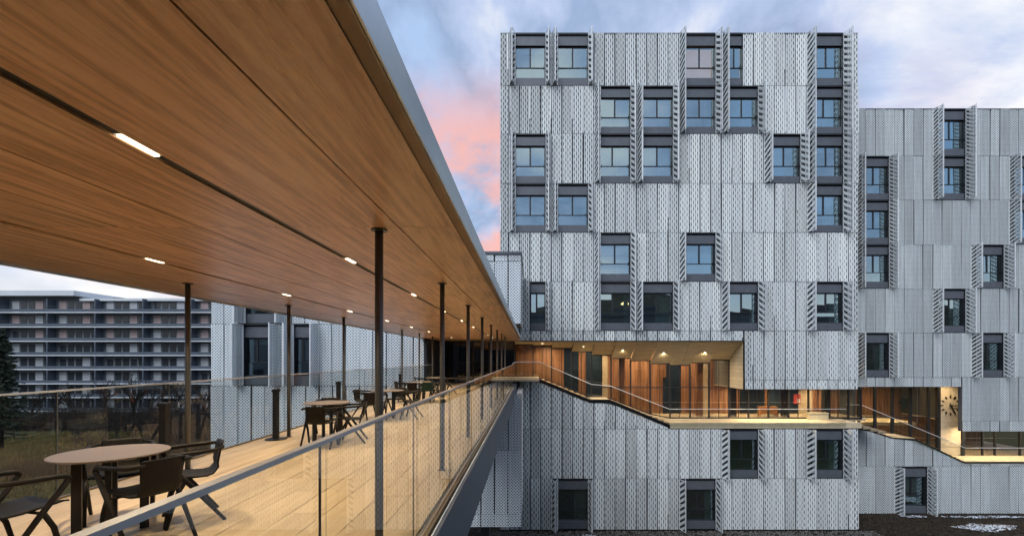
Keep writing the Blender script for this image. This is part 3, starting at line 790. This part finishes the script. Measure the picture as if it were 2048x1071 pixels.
m = MB(); m.box(-.7, .7, -.2, .2, 0, .45); m.build('body', 'pale', t); m = MB(); m.box(-.74, .74, -.24, .24, .45, .50); m.build('seat', 'pale', t)

# ================================================================== BUILDING BEHIND THE CAMERA
# the block the terrace starts from: unseen, added and sized to darken the lower facade; shows in the lower window glass
bb = thing('rear_shade_building', 'unseen grey building added behind the start of the terrace to shade the court', 'building')
MB().box(-34, 46, -14, -4.2, 0, 18.6).build('wall', 'grey', bb)
MB().box(-34.3, 46.3, -14.3, -4.0, 18.6, 19.0).build('roof', 'slab', bb)
pm = MB(); pm.box(-.85, .85, 0, .05, 0, 2.1); wb_me = pm.mesh('window', 'adark')
for fl_ in range(5):
    for i in range(24):
        if (i * 7 + fl_ * 5) % 3: place('window', wb_me, bb, (-32 + i * 3.3, -4.2, 1.2 + fl_ * 3.45))

# ================================================================== WING (terrace building)
YN = 26.0
wx = lambda u: PX(u, YN)
wz = lambda v: PZ(v, YN)
wing = thing('metal_clad_wing', 'nearer white diamond-mesh clad wing that the roofed terrace runs into', 'building')
wc = [421 + 27.05 * i for i in range(24)]; wc[-1] = 1043
rows = [(508, 522), (522, 647), (647, 771), (771, 900), (900, 1027), (1027, 1053)]
WW = {1: [(490, 557)], 2: [(486, 545), (586, 625)]}
for (v1, v0) in rows:
    r = rows.index((v1, v0)); z1, z0 = wz(v1), wz(v0); holes, skip = [], []
    for a, c in WW.get(r, []):
        window(wing, wx(a), wx(c), YN, z0, z1, 'perf_wing', True, True, .4, 0); holes.append((wx(a), wx(c))); skip.append((a - 13, c + 13))
    for a, c in zip(wc, wc[1:]):
        if r == 2 and a > 846: continue
        for p, q in spans(a, c, [s for s in skip if s[1] > a and s[0] < c]):
            p, q = max(p, a), min(q, c)
            if q - p < 4: continue
            add_panel(wing, wx(p), wx(q), YN, z0, wz(788) if (r == 3 and a > 846) else z1, 'perf_wing')
    for a, c in spans(wx(421), wx(850), holes): MB().box(a + .002, c - .002, YN + .14, YN + .4, z0 + .001, z1 - .001).build('wall', 'wall', wing)
    if r != 2: MB().box(wx(850), wx(1043) - .002, YN + .14, YN + .4, z0 + .001, (wz(788) if r == 3 else z1) - .001).build('wall', 'wall', wing)
s = MB(); s.box(wx(418), wx(1043) + .03, YN - .10, 33.0, wz(508), wz(503)); s.build('roof', 'grey', wing)
MB().box(wx(1043) - .3, wx(1043) - .02, YN + .41, 30.4, wz(647), wz(508) - .01).build('side_wall', 'alu', wing)
MB().box(wx(1043) - .3, wx(1043) - .02, YN + .41, 33.0, wz(1053), wz(788)).build('side_wall', 'alu', wing)
MB().box(wx(421), wx(421) + .3, YN + .41, 33, wz(1053), wz(508) - .01).build('side_wall', 'alu', wing)
MB().box(wx(424), wx(1040), YN + .41, 32.9, wz(1053), wz(1053) + .15).build('floor_slab', 'room', wing)
MB().box(wx(424), wx(1040), YN + .41, 30.4, wz(647) - .02, wz(647) + .12).build('floor_slab', 'room', wing)
s = MB(); s.box(wx(424), wx(846), YN + 4.0, YN + 4.2, wz(1050), wz(508) - .02); s.build('corridor_wall', 'room', wing)
s = MB(); s.box(wx(850) - .05, wx(850) + .12, YN - .05, 30.4, wz(790), wz(647) - .03); s.build('jamb', 'frame', wing)
# dark glazed entrance at the end of the terrace
YD = 30.4
dg = MB(); xs = [wx(850) + .12 + i * 1.0 for i in range(5)] + [-1.0]
for x in xs: dg.box(x - .035, x + .035, YD - .05, YD + .06, CZ - 1.6, CZ + 1.10)
dgo = dg.build('entrance_glazing', 'frame', wing)
for a, c in zip(xs, xs[1:]):
    m = MB(); m.box(a + .035, c - .035, YD, YD + .02, CZ - 1.58, CZ + 1.08); m.build('pane', 'dglass', dgo)
MB().box(-7, -1.05, YD + 2.2, YD + 2.4, CZ - 1.8, CZ + 1.6).build('room_shell', 'black', wing)
MB().box(-7, -.9, YD + .07, YD + 2.2, CZ - 1.75, CZ - 1.6).build('room_shell', 'black', wing)
MB().box(-7, -.9, YD + .07, YD + 2.2, CZ + 1.12, CZ + 1.3).build('room_shell', 'black', wing)
for x, w in ((-4.1, .35), (-3.0, .12), (-1.9, .2)):
    m = MB(); m.box(x, x + w, YD + 1.6, YD + 1.66, CZ - 1.4, CZ + .9); m.build('curtain', 'wwall', wing)
for x in (wx(960), wx(470), wx(700)):
    s = MB(); s.box(x - .25, x + .25, 29, 29.5, 0, wz(1053)); s.build('pillar', 'grey', wing)

# ================================================================== TERRACE
ZFL = CZ - 1.6
ZCE = CZ + 1.066
XA, XB = -5.38, -0.85                            # deck edges
Y0, Y1 = -3.0, 30.35
deck = thing('terrace_deck', 'long elevated terrace deck of pale wide boards with grey slab edge', 'terrace')
s = MB(); s.box(XA, XB, Y0, Y1, ZFL - .80, ZFL - .05); s.build('slab', 'slab', deck)
s = MB(); s.box(XA + .01, XB - .19, Y0, Y1, ZFL - .049, ZFL - .022); s.build('board_bed', 'tread', deck)
s = MB(); s.box(XB - .17, XB - .045, Y0, 26.0, ZFL - .049, ZFL - .012); s.build('gutter', 'gutter', deck)
s = MB(); s.box(XB - .030, XB + .012, Y0, 26.05, ZFL - .047, ZFL + .004); s.build('edge_strip', 'slab', deck)
s = MB(); s.box(XB - .032, XB - .022, Y0, 26.05, ZFL + .005, ZFL + .016); s.build('edge_bead', 'alu', deck)
s = MB(); s.box(XB + .002, XB + .010, Y0, 26.0, ZFL - .79, ZFL - .05); s.build('fascia', 'slab', deck)
bwid, blen = .365, 1.9
nb = int((XB - .18 - XA) / bwid) + 1
bwid = (XB - .18 - XA) / nb
bm_ = {}
for i in range(nb):
    y = Y0 - random.uniform(0, blen)
    x = XA + i * bwid
    while y < Y1:
        a, c = max(y, Y0), min(y + blen, Y1); y += blen
        if c - a < .1: continue
        L = round(c - a, 2)
        if L not in bm_:
            m = MB(); b_ = .0018; w = bwid - .004
            m.solid([(0, 0, 0), (w, 0, 0), (w, L - .003, 0), (0, L - .003, 0)], [(b_, b_, .045), (w - b_, b_, .045), (w - b_, L - .003 - b_, .045), (b_, L - .003 - b_, .045)])
            bm_[L] = m.mesh('floor_board', 'board')
        place('floor_board', bm_[L], deck, (x + .003, a + .003, ZFL - .047 + random.uniform(-.001, .001)))

roof = thing('terrace_roof', 'long flat roof with warm wood ceiling on slim steel columns over the terrace', 'roof')
XRE, XLE = -0.528, -5.92
s = MB(); s.box(XLE + .02, XRE - .012, Y0, 26.0, ZCE + .10, ZCE + .15); s.build('roof_slab', 'grey', roof)
MB().box(XRE - .01, XRE, Y0, 26.0, ZCE - .004, ZCE + .165).build('fascia', 'fascia', roof)
MB().box(XLE, XLE + .01, Y0, 26.0, ZCE - .03, ZCE + .165).build('fascia', 'fascia', roof)
s = MB(); s.box(XRE - .022, XRE - .011, Y0, 26.0, ZCE - .008, ZCE + .05); s.build('edge_bead', 'gutter', roof)
s = MB(); s.box(XRE - .086, XRE - .023, Y0, 26, ZCE + .006, ZCE + .09); s.build('edge_recess', 'recess', roof)
SP = 2.84
cb = [-.605, -1.07, -1.945, -2.69, -3.36, -4.105, -5.0, -5.90]
slots = {2: .062, 5: .062}
yst = [Y0] + [3.88 + SP * k for k in range(-2, 9)] + [YD - .02]
for i in range(len(cb) - 1):
    xr = cb[i] - (.062 if i in slots else .007); xl = cb[i + 1]
    if i not in slots: pass
    for a, c in zip(yst, yst[1:]):
        w, L = xr - xl - .004, c - a - .006
        m = MB(); m.box(0, w, 0, L, 0, .04); m.build('ceiling_panel', 'ceil', roof, (xl + .002, a + .003, ZCE))
s = MB()
for x in (cb[2], cb[5]): s.box(x - .0595, x - .0025, Y0, YD - .03, ZCE + .014, ZCE + .09)
s.build('lamp_slot', 'black', roof)
for n in range(0, 10):
    y = SP * (n + .39)
    for x, nm in ((-1.254, 1), (-4.89, 2)):
        if y > 26 or n == 0: continue
        m = MB(); m.tube([(0, 0, 0), (0, 0, ZCE - ZFL - .002)], .034, 14)
        c_ = m.build('column', 'steel', roof, (x, y, ZFL))
        m = MB(); m.lathe([(.066, 0), (.066, .012)], 18); m.build('column_collar', 'steel', c_, (0, 0, ZCE - ZFL - .014))
        m = MB(); m.lathe([(.060, 0), (.060, .010)], 18); m.build('column_base', 'steel', c_, (0, 0, .0))
    yl = 2.4 + SP * n
    if yl > 25.9: continue
    for x, lab, gr in ((cb[2] - .031, 'lit lamp in the ceiling slot by the open side', 'slot lamps by the open side'), (cb[5] - .031, 'lit lamp in the ceiling slot by the far columns', 'slot lamps over the far columns')):
        t = thing('slot_lamp', lab + ', %s from the entrance' % ['ninth', 'eighth', 'seventh', 'sixth', 'fifth', 'fourth', 'third', 'second', 'first'][n], 'lamp', (x, yl, ZCE), 0, gr)
        m = MB(); m.box(-.026, .026, -.125, .125, .006, .0135); m.build('housing', 'alu', t)
        m = MB(); m.box(-.014, .014, -.115, .115, -.002, .006); m.build('diffuser', 'lamp', t)
        area('beam', (0, 0, -.006), .022, .22, 34, parent=t, spread=128)

def glass_rail(label, x, y0, y1, z0, h, first, sp, inner):
    t = thing('glass_railing', label, 'railing', (x, 0, z0))
    m = MB(); m.box(-.020, .016, y0, y1, h - .020, h); m.build('handrail', 'rail', t)
    js = [first + sp * k for k in range(-4, 20)]; js = [j for j in js if y0 < j < y1]
    ed = [y0] + js + [y1]
    for a, c in zip(ed, ed[1:]):
        m = MB(); m.box(-.008, .006, a + .006, c - .006, -.02, h - .020); m.build('glass_pane', 'rglass', t)
    for j in js:
        m = MB(); m.box(inner, inner + .008, j - .005, j + .005, -.02, h - .021); m.build('post', 'steel', t)
    m = MB(); m.box(-.018, .018, y0, y1, -.04, .022); m.build('bottom_channel', 'gutter', t)
    return t
glass_rail('clear glass railing with grey handrail along the open near side of the terrace', XB - .05 - .03, Y0, 26.05, ZFL - .0, 1.235, 2.17, 1.74, -.034)
glass_rail('clear glass railing along the far side of the terrace facing the flats', XA + .03, Y0, 25.95, ZFL, 1.235, 5.36, 1.66, .012)

# ------------------------------------------------------------------ chairs and tables
def make_chair():
    t = thing('armchair', 'x', 'chair')
    # bent seat and back shell
    prof = [(.245, .452), (.20, .462), (.08, .452), (-.06, .436), (-.15, .432), (-.205, .445), (-.24, .49), (-.255, .56), (-.272, .66), (-.29, .735), (-.297, .75)]
    wid = [.19, .205, .21, .20, .185, .17, .16, .158, .165, .168, .155]
    m = MB(); nx = 6; th = .014; i0 = 0
    ring = []
    for j, ((y, z), w) in enumerate(zip(prof, wid)):
        for side in (0, 1):
            for i in range(nx + 1):
                u = i / nx * 2 - 1
                cv = .022 * u * u                     # dished across
                yy, zz = (y + (cv if j > 6 else 0), z + (cv * .7 if j <= 6 else 0))
                d = -th if side else 0
                if j <= 5: zz += d
                else: yy += d
                m.v.append((u * w, yy, zz))
    st = 2 * (nx + 1)
    for j in range(len(prof) - 1):
        for i in range(nx):
            a = j * st + i; m.f.append((a, a + 1, a + 1 + st, a + st)); b = a + nx + 1; m.f.append((b + 1, b, b + st, b + 1 + st)); m.mi += [0, 0]; m.sm += [True, True]
        for i in (0, nx):
            a = j * st + i; b = a + nx + 1; m.f.append((a, a + st, b + st, b) if i == 0 else (b, b + st, a + st, a)); m.mi.append(0); m.sm.append(False)
    for j in (0, len(prof) - 1):
        for i in range(nx):
            a = j * st + i; b = a + nx + 1; m.f.append((b, b + 1, a + 1, a) if j == 0 else (a, a + 1, b + 1, b)); m.mi.append(0); m.sm.append(False)
    m.build('seat_shell', 'chair', t)
    for s_ in (-1, 1):
        m = MB(); m.tube([(s_ * .145, -.288, .712), (s_ * .19, -.278, .708), (s_ * .245, -.215, .698), (s_ * .268, -.05, .690), (s_ * .268, .10, .683), (s_ * .268, .165, .676), (s_ * .268, .19, .655), (s_ * .268, .18, .628)], [.014, .016, .020, .020, .020, .021, .022, .021], 8); m.build('armrest', 'chair', t)
        m = MB(); m.tube([(s_ * .268, .185, .64), (s_ * .262, .0, .40), (s_ * .25, -.29, 0)], [.022, .022, .016], 8); m.build('leg', 'chair', t)
        m = MB(); m.tube([(s_ * .258, .03, .43), (s_ * .254, .10, .30), (s_ * .25, .175, 0)], [.020, .020, .016], 8); m.build('leg', 'chair', t)
    m = MB(); m.tube([(-.25, .03, .425), (.25, .03, .425)], .012, 6); m.tube([(-.25, -.12, .245), (-.25, -.125, .25)], .008, 4); m.build('seat_rail', 'chair', t)
    return t
def make_table():
    t = thing('round_table', 'x', 'table')
    m = MB(); m.lathe([(.0, .712), (.405, .712), (.432, .722), (.435, .731), (.430, .736), (0.0, .737)], 48); m.build('table_top', 'top', t)
    for a in range(4):
        q = R(45 + 90 * a); m = MB(); m.box(-.035, .035, -.022, .022, 0, .70)
        m.build('leg', 'black', t, (.235 * math.cos(q), .235 * math.sin(q), 0), (0, 0, q))
    m = MB(); m.box(-.26, .26, -.03, .03, .694, .712); m.build('cross_rail', 'black', t)
    m = MB(); m.box(-.03, .03, -.26, -.031, .694, .712); m.box(-.03, .03, .031, .26, .694, .712); m.build('cross_rail', 'black', t)
    return t
c0, t0 = make_chair(), make_table(); usedc = usedt = False
TB = [(-3.84, 4.36), (-3.95, 9.25), (-3.82, 12.7), (-4.0, 17.1), (-4.15, 20.9)]
ordn = ['fifth', 'fourth', 'third', 'second', 'first']
# chairs: (dx, dy, facing angle: 0 faces +Y)
SD = {'S': (-.05, -.72, 0, 'facing the entrance'), 'E': (.60, -.05, 92, 'its back to the near railing'), 'W': (-.62, .05, -88, 'facing the near railing'), 'N': (.05, .70, 182, 'its back to the entrance')}
lay = [[(-.10, -.74, -13, 'facing the entrance'), (.47, -.20, 66, 'its back to the near railing'), (.43, .36, 130, 'its back to a column'), (-.28, .42, 217, 'its back to the far railing')],
       [(.17, -.68, 6, 'facing the entrance'), (.52, -.18, 104, 'its back to the near railing'), (-.25, .62, 195, 'its back to the far railing')],
       [SD['W'], SD['N'], SD['E'], SD['S']], [SD['E'], SD['W'], SD['N'], SD['S']], [SD['N'], SD['E'], SD['W']]]
for i, (x, y) in enumerate(TB):
    t = t0 if not usedt else copy_tree(t0); usedt = True
    t.location = (x, y, ZFL); t.rotation_euler.z = R(random.uniform(-20, 20))
    tag(t, 'round brown-topped table, %s of five from the dark terrace entrance' % ordn[i], 'table', 'tables on the terrace')
    for dx, dy, ang, txt in lay[i]:
        c = c0 if not usedc else copy_tree(c0); usedc = True
        jj = .06 if i > 1 else 0
        c.location = (x + dx + random.uniform(-jj, jj), y + dy + random.uniform(-jj, jj), ZFL); c.rotation_euler.z = R(ang + (random.uniform(-14, 14) if i > 1 else 0))
        tag(c, 'dark brown armchair at the %s table from the entrance, %s' % (ordn[i], txt), 'chair', 'armchairs on the terrace')
tc_ = MB(); tc_.solid([(-.2, -.03, 0), (.2, -.03, 0), (.2, .03, 0), (-.2, .03, 0)], [(-.17, -.02, .32), (.17, -.02, .32), (.17, .02, .32), (-.17, .02, .32)])
tag(tc_.build('jacket', 'teal', None, (-3.5, 16.2, ZFL + .46), (R(8), 0, R(20))), 'green jacket hung over an armchair near the terrace entrance', 'jacket')
for i, y in enumerate((6.5, 9.35, 12.4, 18.3)):
    t = thing('stand_post', 'black post on a round foot, %s along the far railing from the entrance' % ['fourth', 'third', 'second', 'first'][i], 'post', (-5.0, y, ZFL), 0, 'black posts along the far railing')
    m = MB(); m.lathe([(.20, 0), (.20, .012), (.19, .018), (.07, .022)], 28); m.build('foot', 'black', t)
    m = MB(); m.box(-.045, .045, -.045, .045, .02, .93); m.build('shaft', 'black', t)
    m = MB(); m.box(-.055, .055, -.055, .055, .93, .985); m.build('head', 'black', t)

# ================================================================== FLATS IN THE DISTANCE
YA = 98.0
ax = lambda u: PX(u, YA)
az_ = lambda v: PZ(v, YA)
fl = thing('apartment_block', 'long grey block of flats with continuous white-edged balconies', 'building')
lv = [625, 653.5, 681.5, 709.5, 737, 765, 792, 819]
x0, x1 = ax(-260), ax(520)
pm = MB(); pm.box(-.6, .6, -.06, 0, 0, 1.9); win_me = pm.mesh('window', 'adark')
pm = MB(); pm.box(-.75, .75, -.09, 0, 0, 2.3); pan_me = pm.mesh('wall_panel', 'apale')
pm = MB(); pm.box(-.75, .75, -.09, 0, 0, 2.3); pin_me = pm.mesh('wall_panel', 'apink')
pm = MB(); pm.box(-.6, .6, -.07, 0, 0, 1.9); lit_me = pm.mesh('window', 'awarm')
pm = MB(); pm.box(-.12, .12, -1.75, 0, 0, 2.66); fin_me = pm.mesh('balcony_divider', 'arail')
s = MB(); s.box(x0, x1, YA, YA + 12, 0, az_(602)); s.build('wall', 'awall', fl)
rnd = random.Random(11)
for i, v in enumerate(lv):
    z = az_(v)
    m = MB(); m.box(x0, x1, YA - 1.8, YA, z - .18, z); m.build('balcony_slab', 'white', fl)
    m = MB(); m.box(x0, x1, YA - 1.78, YA - 1.70, z + .06, z + .62); m.build('balcony_front', 'arail', fl)
    m = MB(); m.box(x0, x1, YA - 1.79, YA - 1.69, z + 1.04, z + 1.09); m.build('balcony_rail', 'adark', fl)
    x = x0 + 1.0; q = 0
    while x < x1 - 1:
        kx = rnd.random()
        if q % 6 == 5: place('balcony_divider', fin_me, fl, (x, YA, z + .003))
        elif q % 6 in (0, 3): place('wall_panel', (pin_me if (i < 3 and kx < .5) else pan_me) if kx < .8 else win_me, fl, (x, YA, z + .05))
        else: place('window', lit_me if kx < .012 else win_me, fl, (x, YA, z + .25))
        x += 1.62; q += 1
# set-back top storey
z = az_(625)
s = MB(); s.box(x0, ax(165), YA - 1.9, YA + 12.2, az_(593), az_(583)); s.build('roof_slab', 'white', fl)
s = MB(); s.box(ax(166), x1, YA - .8, YA + 12.2, az_(602), az_(597)); s.build('roof_slab', 'white', fl)
s = MB(); s.box(x0, ax(165), YA + .1, YA + 12, az_(602), az_(593)); s.build('attic_wall', 'awall', fl)
s = MB(); s.box(ax(200), ax(215), YA + 3, YA + 4.5, az_(597), az_(591)); s.build('chimney', 'awall', fl)

# ------------------------------------------------------------------ vegetation
def conifer(x, y, h, rad, label):
    t = thing('conifer_tree', label, 'tree', (x, y, 0))
    m = MB(); m.tube([(0, 0, 0), (.1, 0, h * .5), (0, 0, h * .97)], [.3, .18, .03], 7); m.build('trunk', 'bark', t)
    m = MB(); rr = random.Random(3)
    for i in range(420):
        f = rr.random() ** .8; z = h * (.10 + .88 * f); rl = rad * (1 - f) ** .75 * rr.uniform(.6, 1.1) + .25
        a = rr.uniform(0, 6.283)
        for k in range(9):
            s_ = (k + 1) / 9 * rl; c = Vector((math.cos(a) * s_, math.sin(a) * s_, z - .28 * s_ + .05 * s_ * s_))
            w = rr.uniform(.16, .34); u = Vector((rr.uniform(-1, 1), rr.uniform(-1, 1), rr.uniform(-.4, .3))).normalized() * w; n_ = Vector((rr.uniform(-.5, .5), rr.uniform(-.5, .5), -1)).normalized() * w * .7
            m.face([c - u, c + n_, c + u, c - n_ * .4])
    m.build('crown', 'needle', t)
conifer(PX(2, 62), 62, 16.2, 3.2, 'dark conifer standing before the left part of the flats')
def bare_tree(x, y, h, seed, label, group, spread=.55, name='bare_tree'):
    rr = random.Random(seed); t = thing(name, label, 'tree', (x, y, 0), 0, group)
    tr, cr = MB(), MB()
    def grow(p, d, L, r_, lev):
        q = p + d * L; mid = p.lerp(q, .5) + Vector((rr.uniform(-1, 1), rr.uniform(-1, 1), rr.uniform(-.4, .4))) * L * .07
        (tr if lev == 0 else cr).tube([p, mid, q], [r_, r_ * .8, r_ * .62], 5 if lev < 2 else 3, 0, False)
        if lev >= 4: return
        for _ in range(4 if lev < 3 else 3):
            dd = (d + Vector((rr.uniform(-1, 1), rr.uniform(-1, 1), rr.uniform(-.25, .7))) * spread * 1.35).normalized()
            grow(p.lerp(q, rr.uniform(.45, 1.0)), dd, L * rr.uniform(.55, .82), max(r_ * .58, .012), lev + 1)
    grow(Vector((0, 0, 0)), Vector((rr.uniform(-.1, .1), rr.uniform(-.1, .1), 1)).normalized(), h * .34, h * .018, 0)
    tr.build('trunk', 'bark', t); cr.build('crown', 'bark', t)
bt = [(60, 84, 9.5), (110, 88, 9), (150, 80, 10.5), (205, 86, 11), (262, 78, 13), (300, 84, 11), (352, 80, 10.5), (398, 74, 11), (30, 70, 7), (330, 66, 8), (235, 68, 8)]
ORD = ['first', 'second', 'third', 'fourth', 'fifth', 'sixth', 'seventh', 'eighth', 'ninth', 'tenth', 'eleventh', 'twelfth', 'thirteenth', 'fourteenth']
for i, (u, y, h) in enumerate(bt):
    bare_tree(PX(u, y), y, h, 20 + i, 'leafless dark tree below the flats, %s in line from the conifer' % ORD[sorted(q[0] for q in bt).index(u)], 'leafless trees before the flats')
sb = [(150, 60, 5.0), (178, 56, 4.5), (205, 62, 5.5), (232, 54, 4.5), (258, 60, 6), (284, 52, 5), (308, 58, 6), (330, 50, 5), (352, 56, 6.5), (374, 50, 5.5), (394, 56, 7), (412, 48, 6)]
for i, (u, y, h) in enumerate(sb):
    bare_tree(PX(u, y), y, h, 60 + i, 'leafless brown shrub on the bank below the terrace, %s from the lawn' % ORD[i], 'shrubs on the bank', .8, 'bare_shrub')
# dark scrub
def stuff_blades(name, mat, n, xr, yr, hr, seed, w=.05, clump=6):
    rr = random.Random(seed); m = MB()
    for i in range(n):
        x, y = rr.uniform(*xr), rr.uniform(*yr)
        for k in range(clump):
            h = rr.uniform(*hr); a = rr.uniform(0, 6.283); b = Vector((x + rr.uniform(-.35, .35), y + rr.uniform(-.35, .35), 0)); s_ = Vector((math.cos(a), math.sin(a), 0)) * w
            tip = b + Vector((rr.uniform(-.3, .3) * h, rr.uniform(-.3, .3) * h, h))
            m.face([b - s_, b + s_, tip])
    return tag(m.build(name, mat), kind='stuff')
g_ = stuff_blades('grass', 'grass', 7000, (-78, -22), (40, 76), (.25, .75), 5)
tag(g_, 'dry winter grass on the bank below the terrace', 'grass')
b2 = stuff_blades('brush', 'brush', 2600, (-56, -24), (46, 74), (.5, 2.2), 8, .03, 7); tag(b2, 'brown dry brush on the bank beside the wing', 'brush')
h_ = stuff_blades('hedge_scrub', 'bark', 2500, (-90, -44), (78, 93), (1.2, 4.2), 6, .03, 7)
tag(h_, 'dark leafless scrub along the foot of the flats', 'scrub')

# ------------------------------------------------------------------ ground by the clad buildings: gravel and snow
def snow(cx, cy, rx_, ry_, n, seed, label):
    rr = random.Random(seed); m = MB()
    for i in range(n):
        a, q = rr.uniform(0, 6.283), rr.random() ** .5
        q *= .72 + .28 * math.sin(3 * a + seed) * math.sin(1.7 * a)
        if math.sin(x_ := (a * 9 + q * 23)) < -.35: continue
        x, y = cx + math.cos(a) * q * rx_, cy + math.sin(a) * q * ry_; r_ = rr.uniform(.02, .10); hh = r_ * rr.uniform(.2, .5); k = 6
        ring = [(x + math.cos(6.283 * j / k) * r_ * rr.uniform(.7, 1.2), y + math.sin(6.283 * j / k) * r_ * rr.uniform(.7, 1.2), .004) for j in range(k)]
        for j in range(k): m.face([ring[j], ring[(j + 1) % k], (x, y, hh)])
    return tag(m.build('snow_patch', 'snow'), label, 'snow', None, 'stuff')
snow(32.7, 34.0, 2.9, 1.0, 1100, 1, 'speckled snow lying on the dark soil before the lower building')
snow(35.5, 36.2, 5.0, .35, 500, 2, 'thin snow line along the foot of the lower building')
snow(29.5, 36.3, 1.2, .3, 120, 3, 'snow bits below the lower shuttered window of the lower building')
snow(4.0, 32.4, .7, .25, 60, 4, 'small snow heap before the left ground floor window')
rr = random.Random(9); m = MB()
for i in range(2600):
    x, y = rr.uniform(-3, 24), rr.uniform(32.0, 33.2); r_ = rr.uniform(.03, .09)
    p = [(x + math.cos(2.09 * j + i) * r_, y + math.sin(2.09 * j + i) * r_, .002) for j in range(3)]
    for j in range(3): m.face([p[j], p[(j + 1) % 3], (x, y, r_ * .8)])
tag(m.build('gravel', 'stone'), 'loose gravel along the foot of the tall building', 'gravel', None, 'stuff')

# ------------------------------------------------------------------ lamps seen through the windows
for u, v, y, lab in ((1250, 605, 34.9, 'glowing pendant lamp behind a window of the tall building'),):
    t = thing('pendant_lamp', lab, 'lamp', (PX(u, y), y, PZ(v, y)))
    m = MB(); m.lathe([(.10, .06), (.26, -.02), (.30, -.10), (.26, -.14)], 20); m.build('shade', 'pendant', t)
    m = MB(); m.tube([(0, 0, .05), (0, 0, .9)], .012, 6); m.build('cord', 'black', t)

tf = stuff_blades('weed', 'brush', 420, (24, 44), (32.2, 36.6), (.06, .30), 15, .02, 6); tag(tf, 'dry weeds on the soil before the lower building', 'weeds')
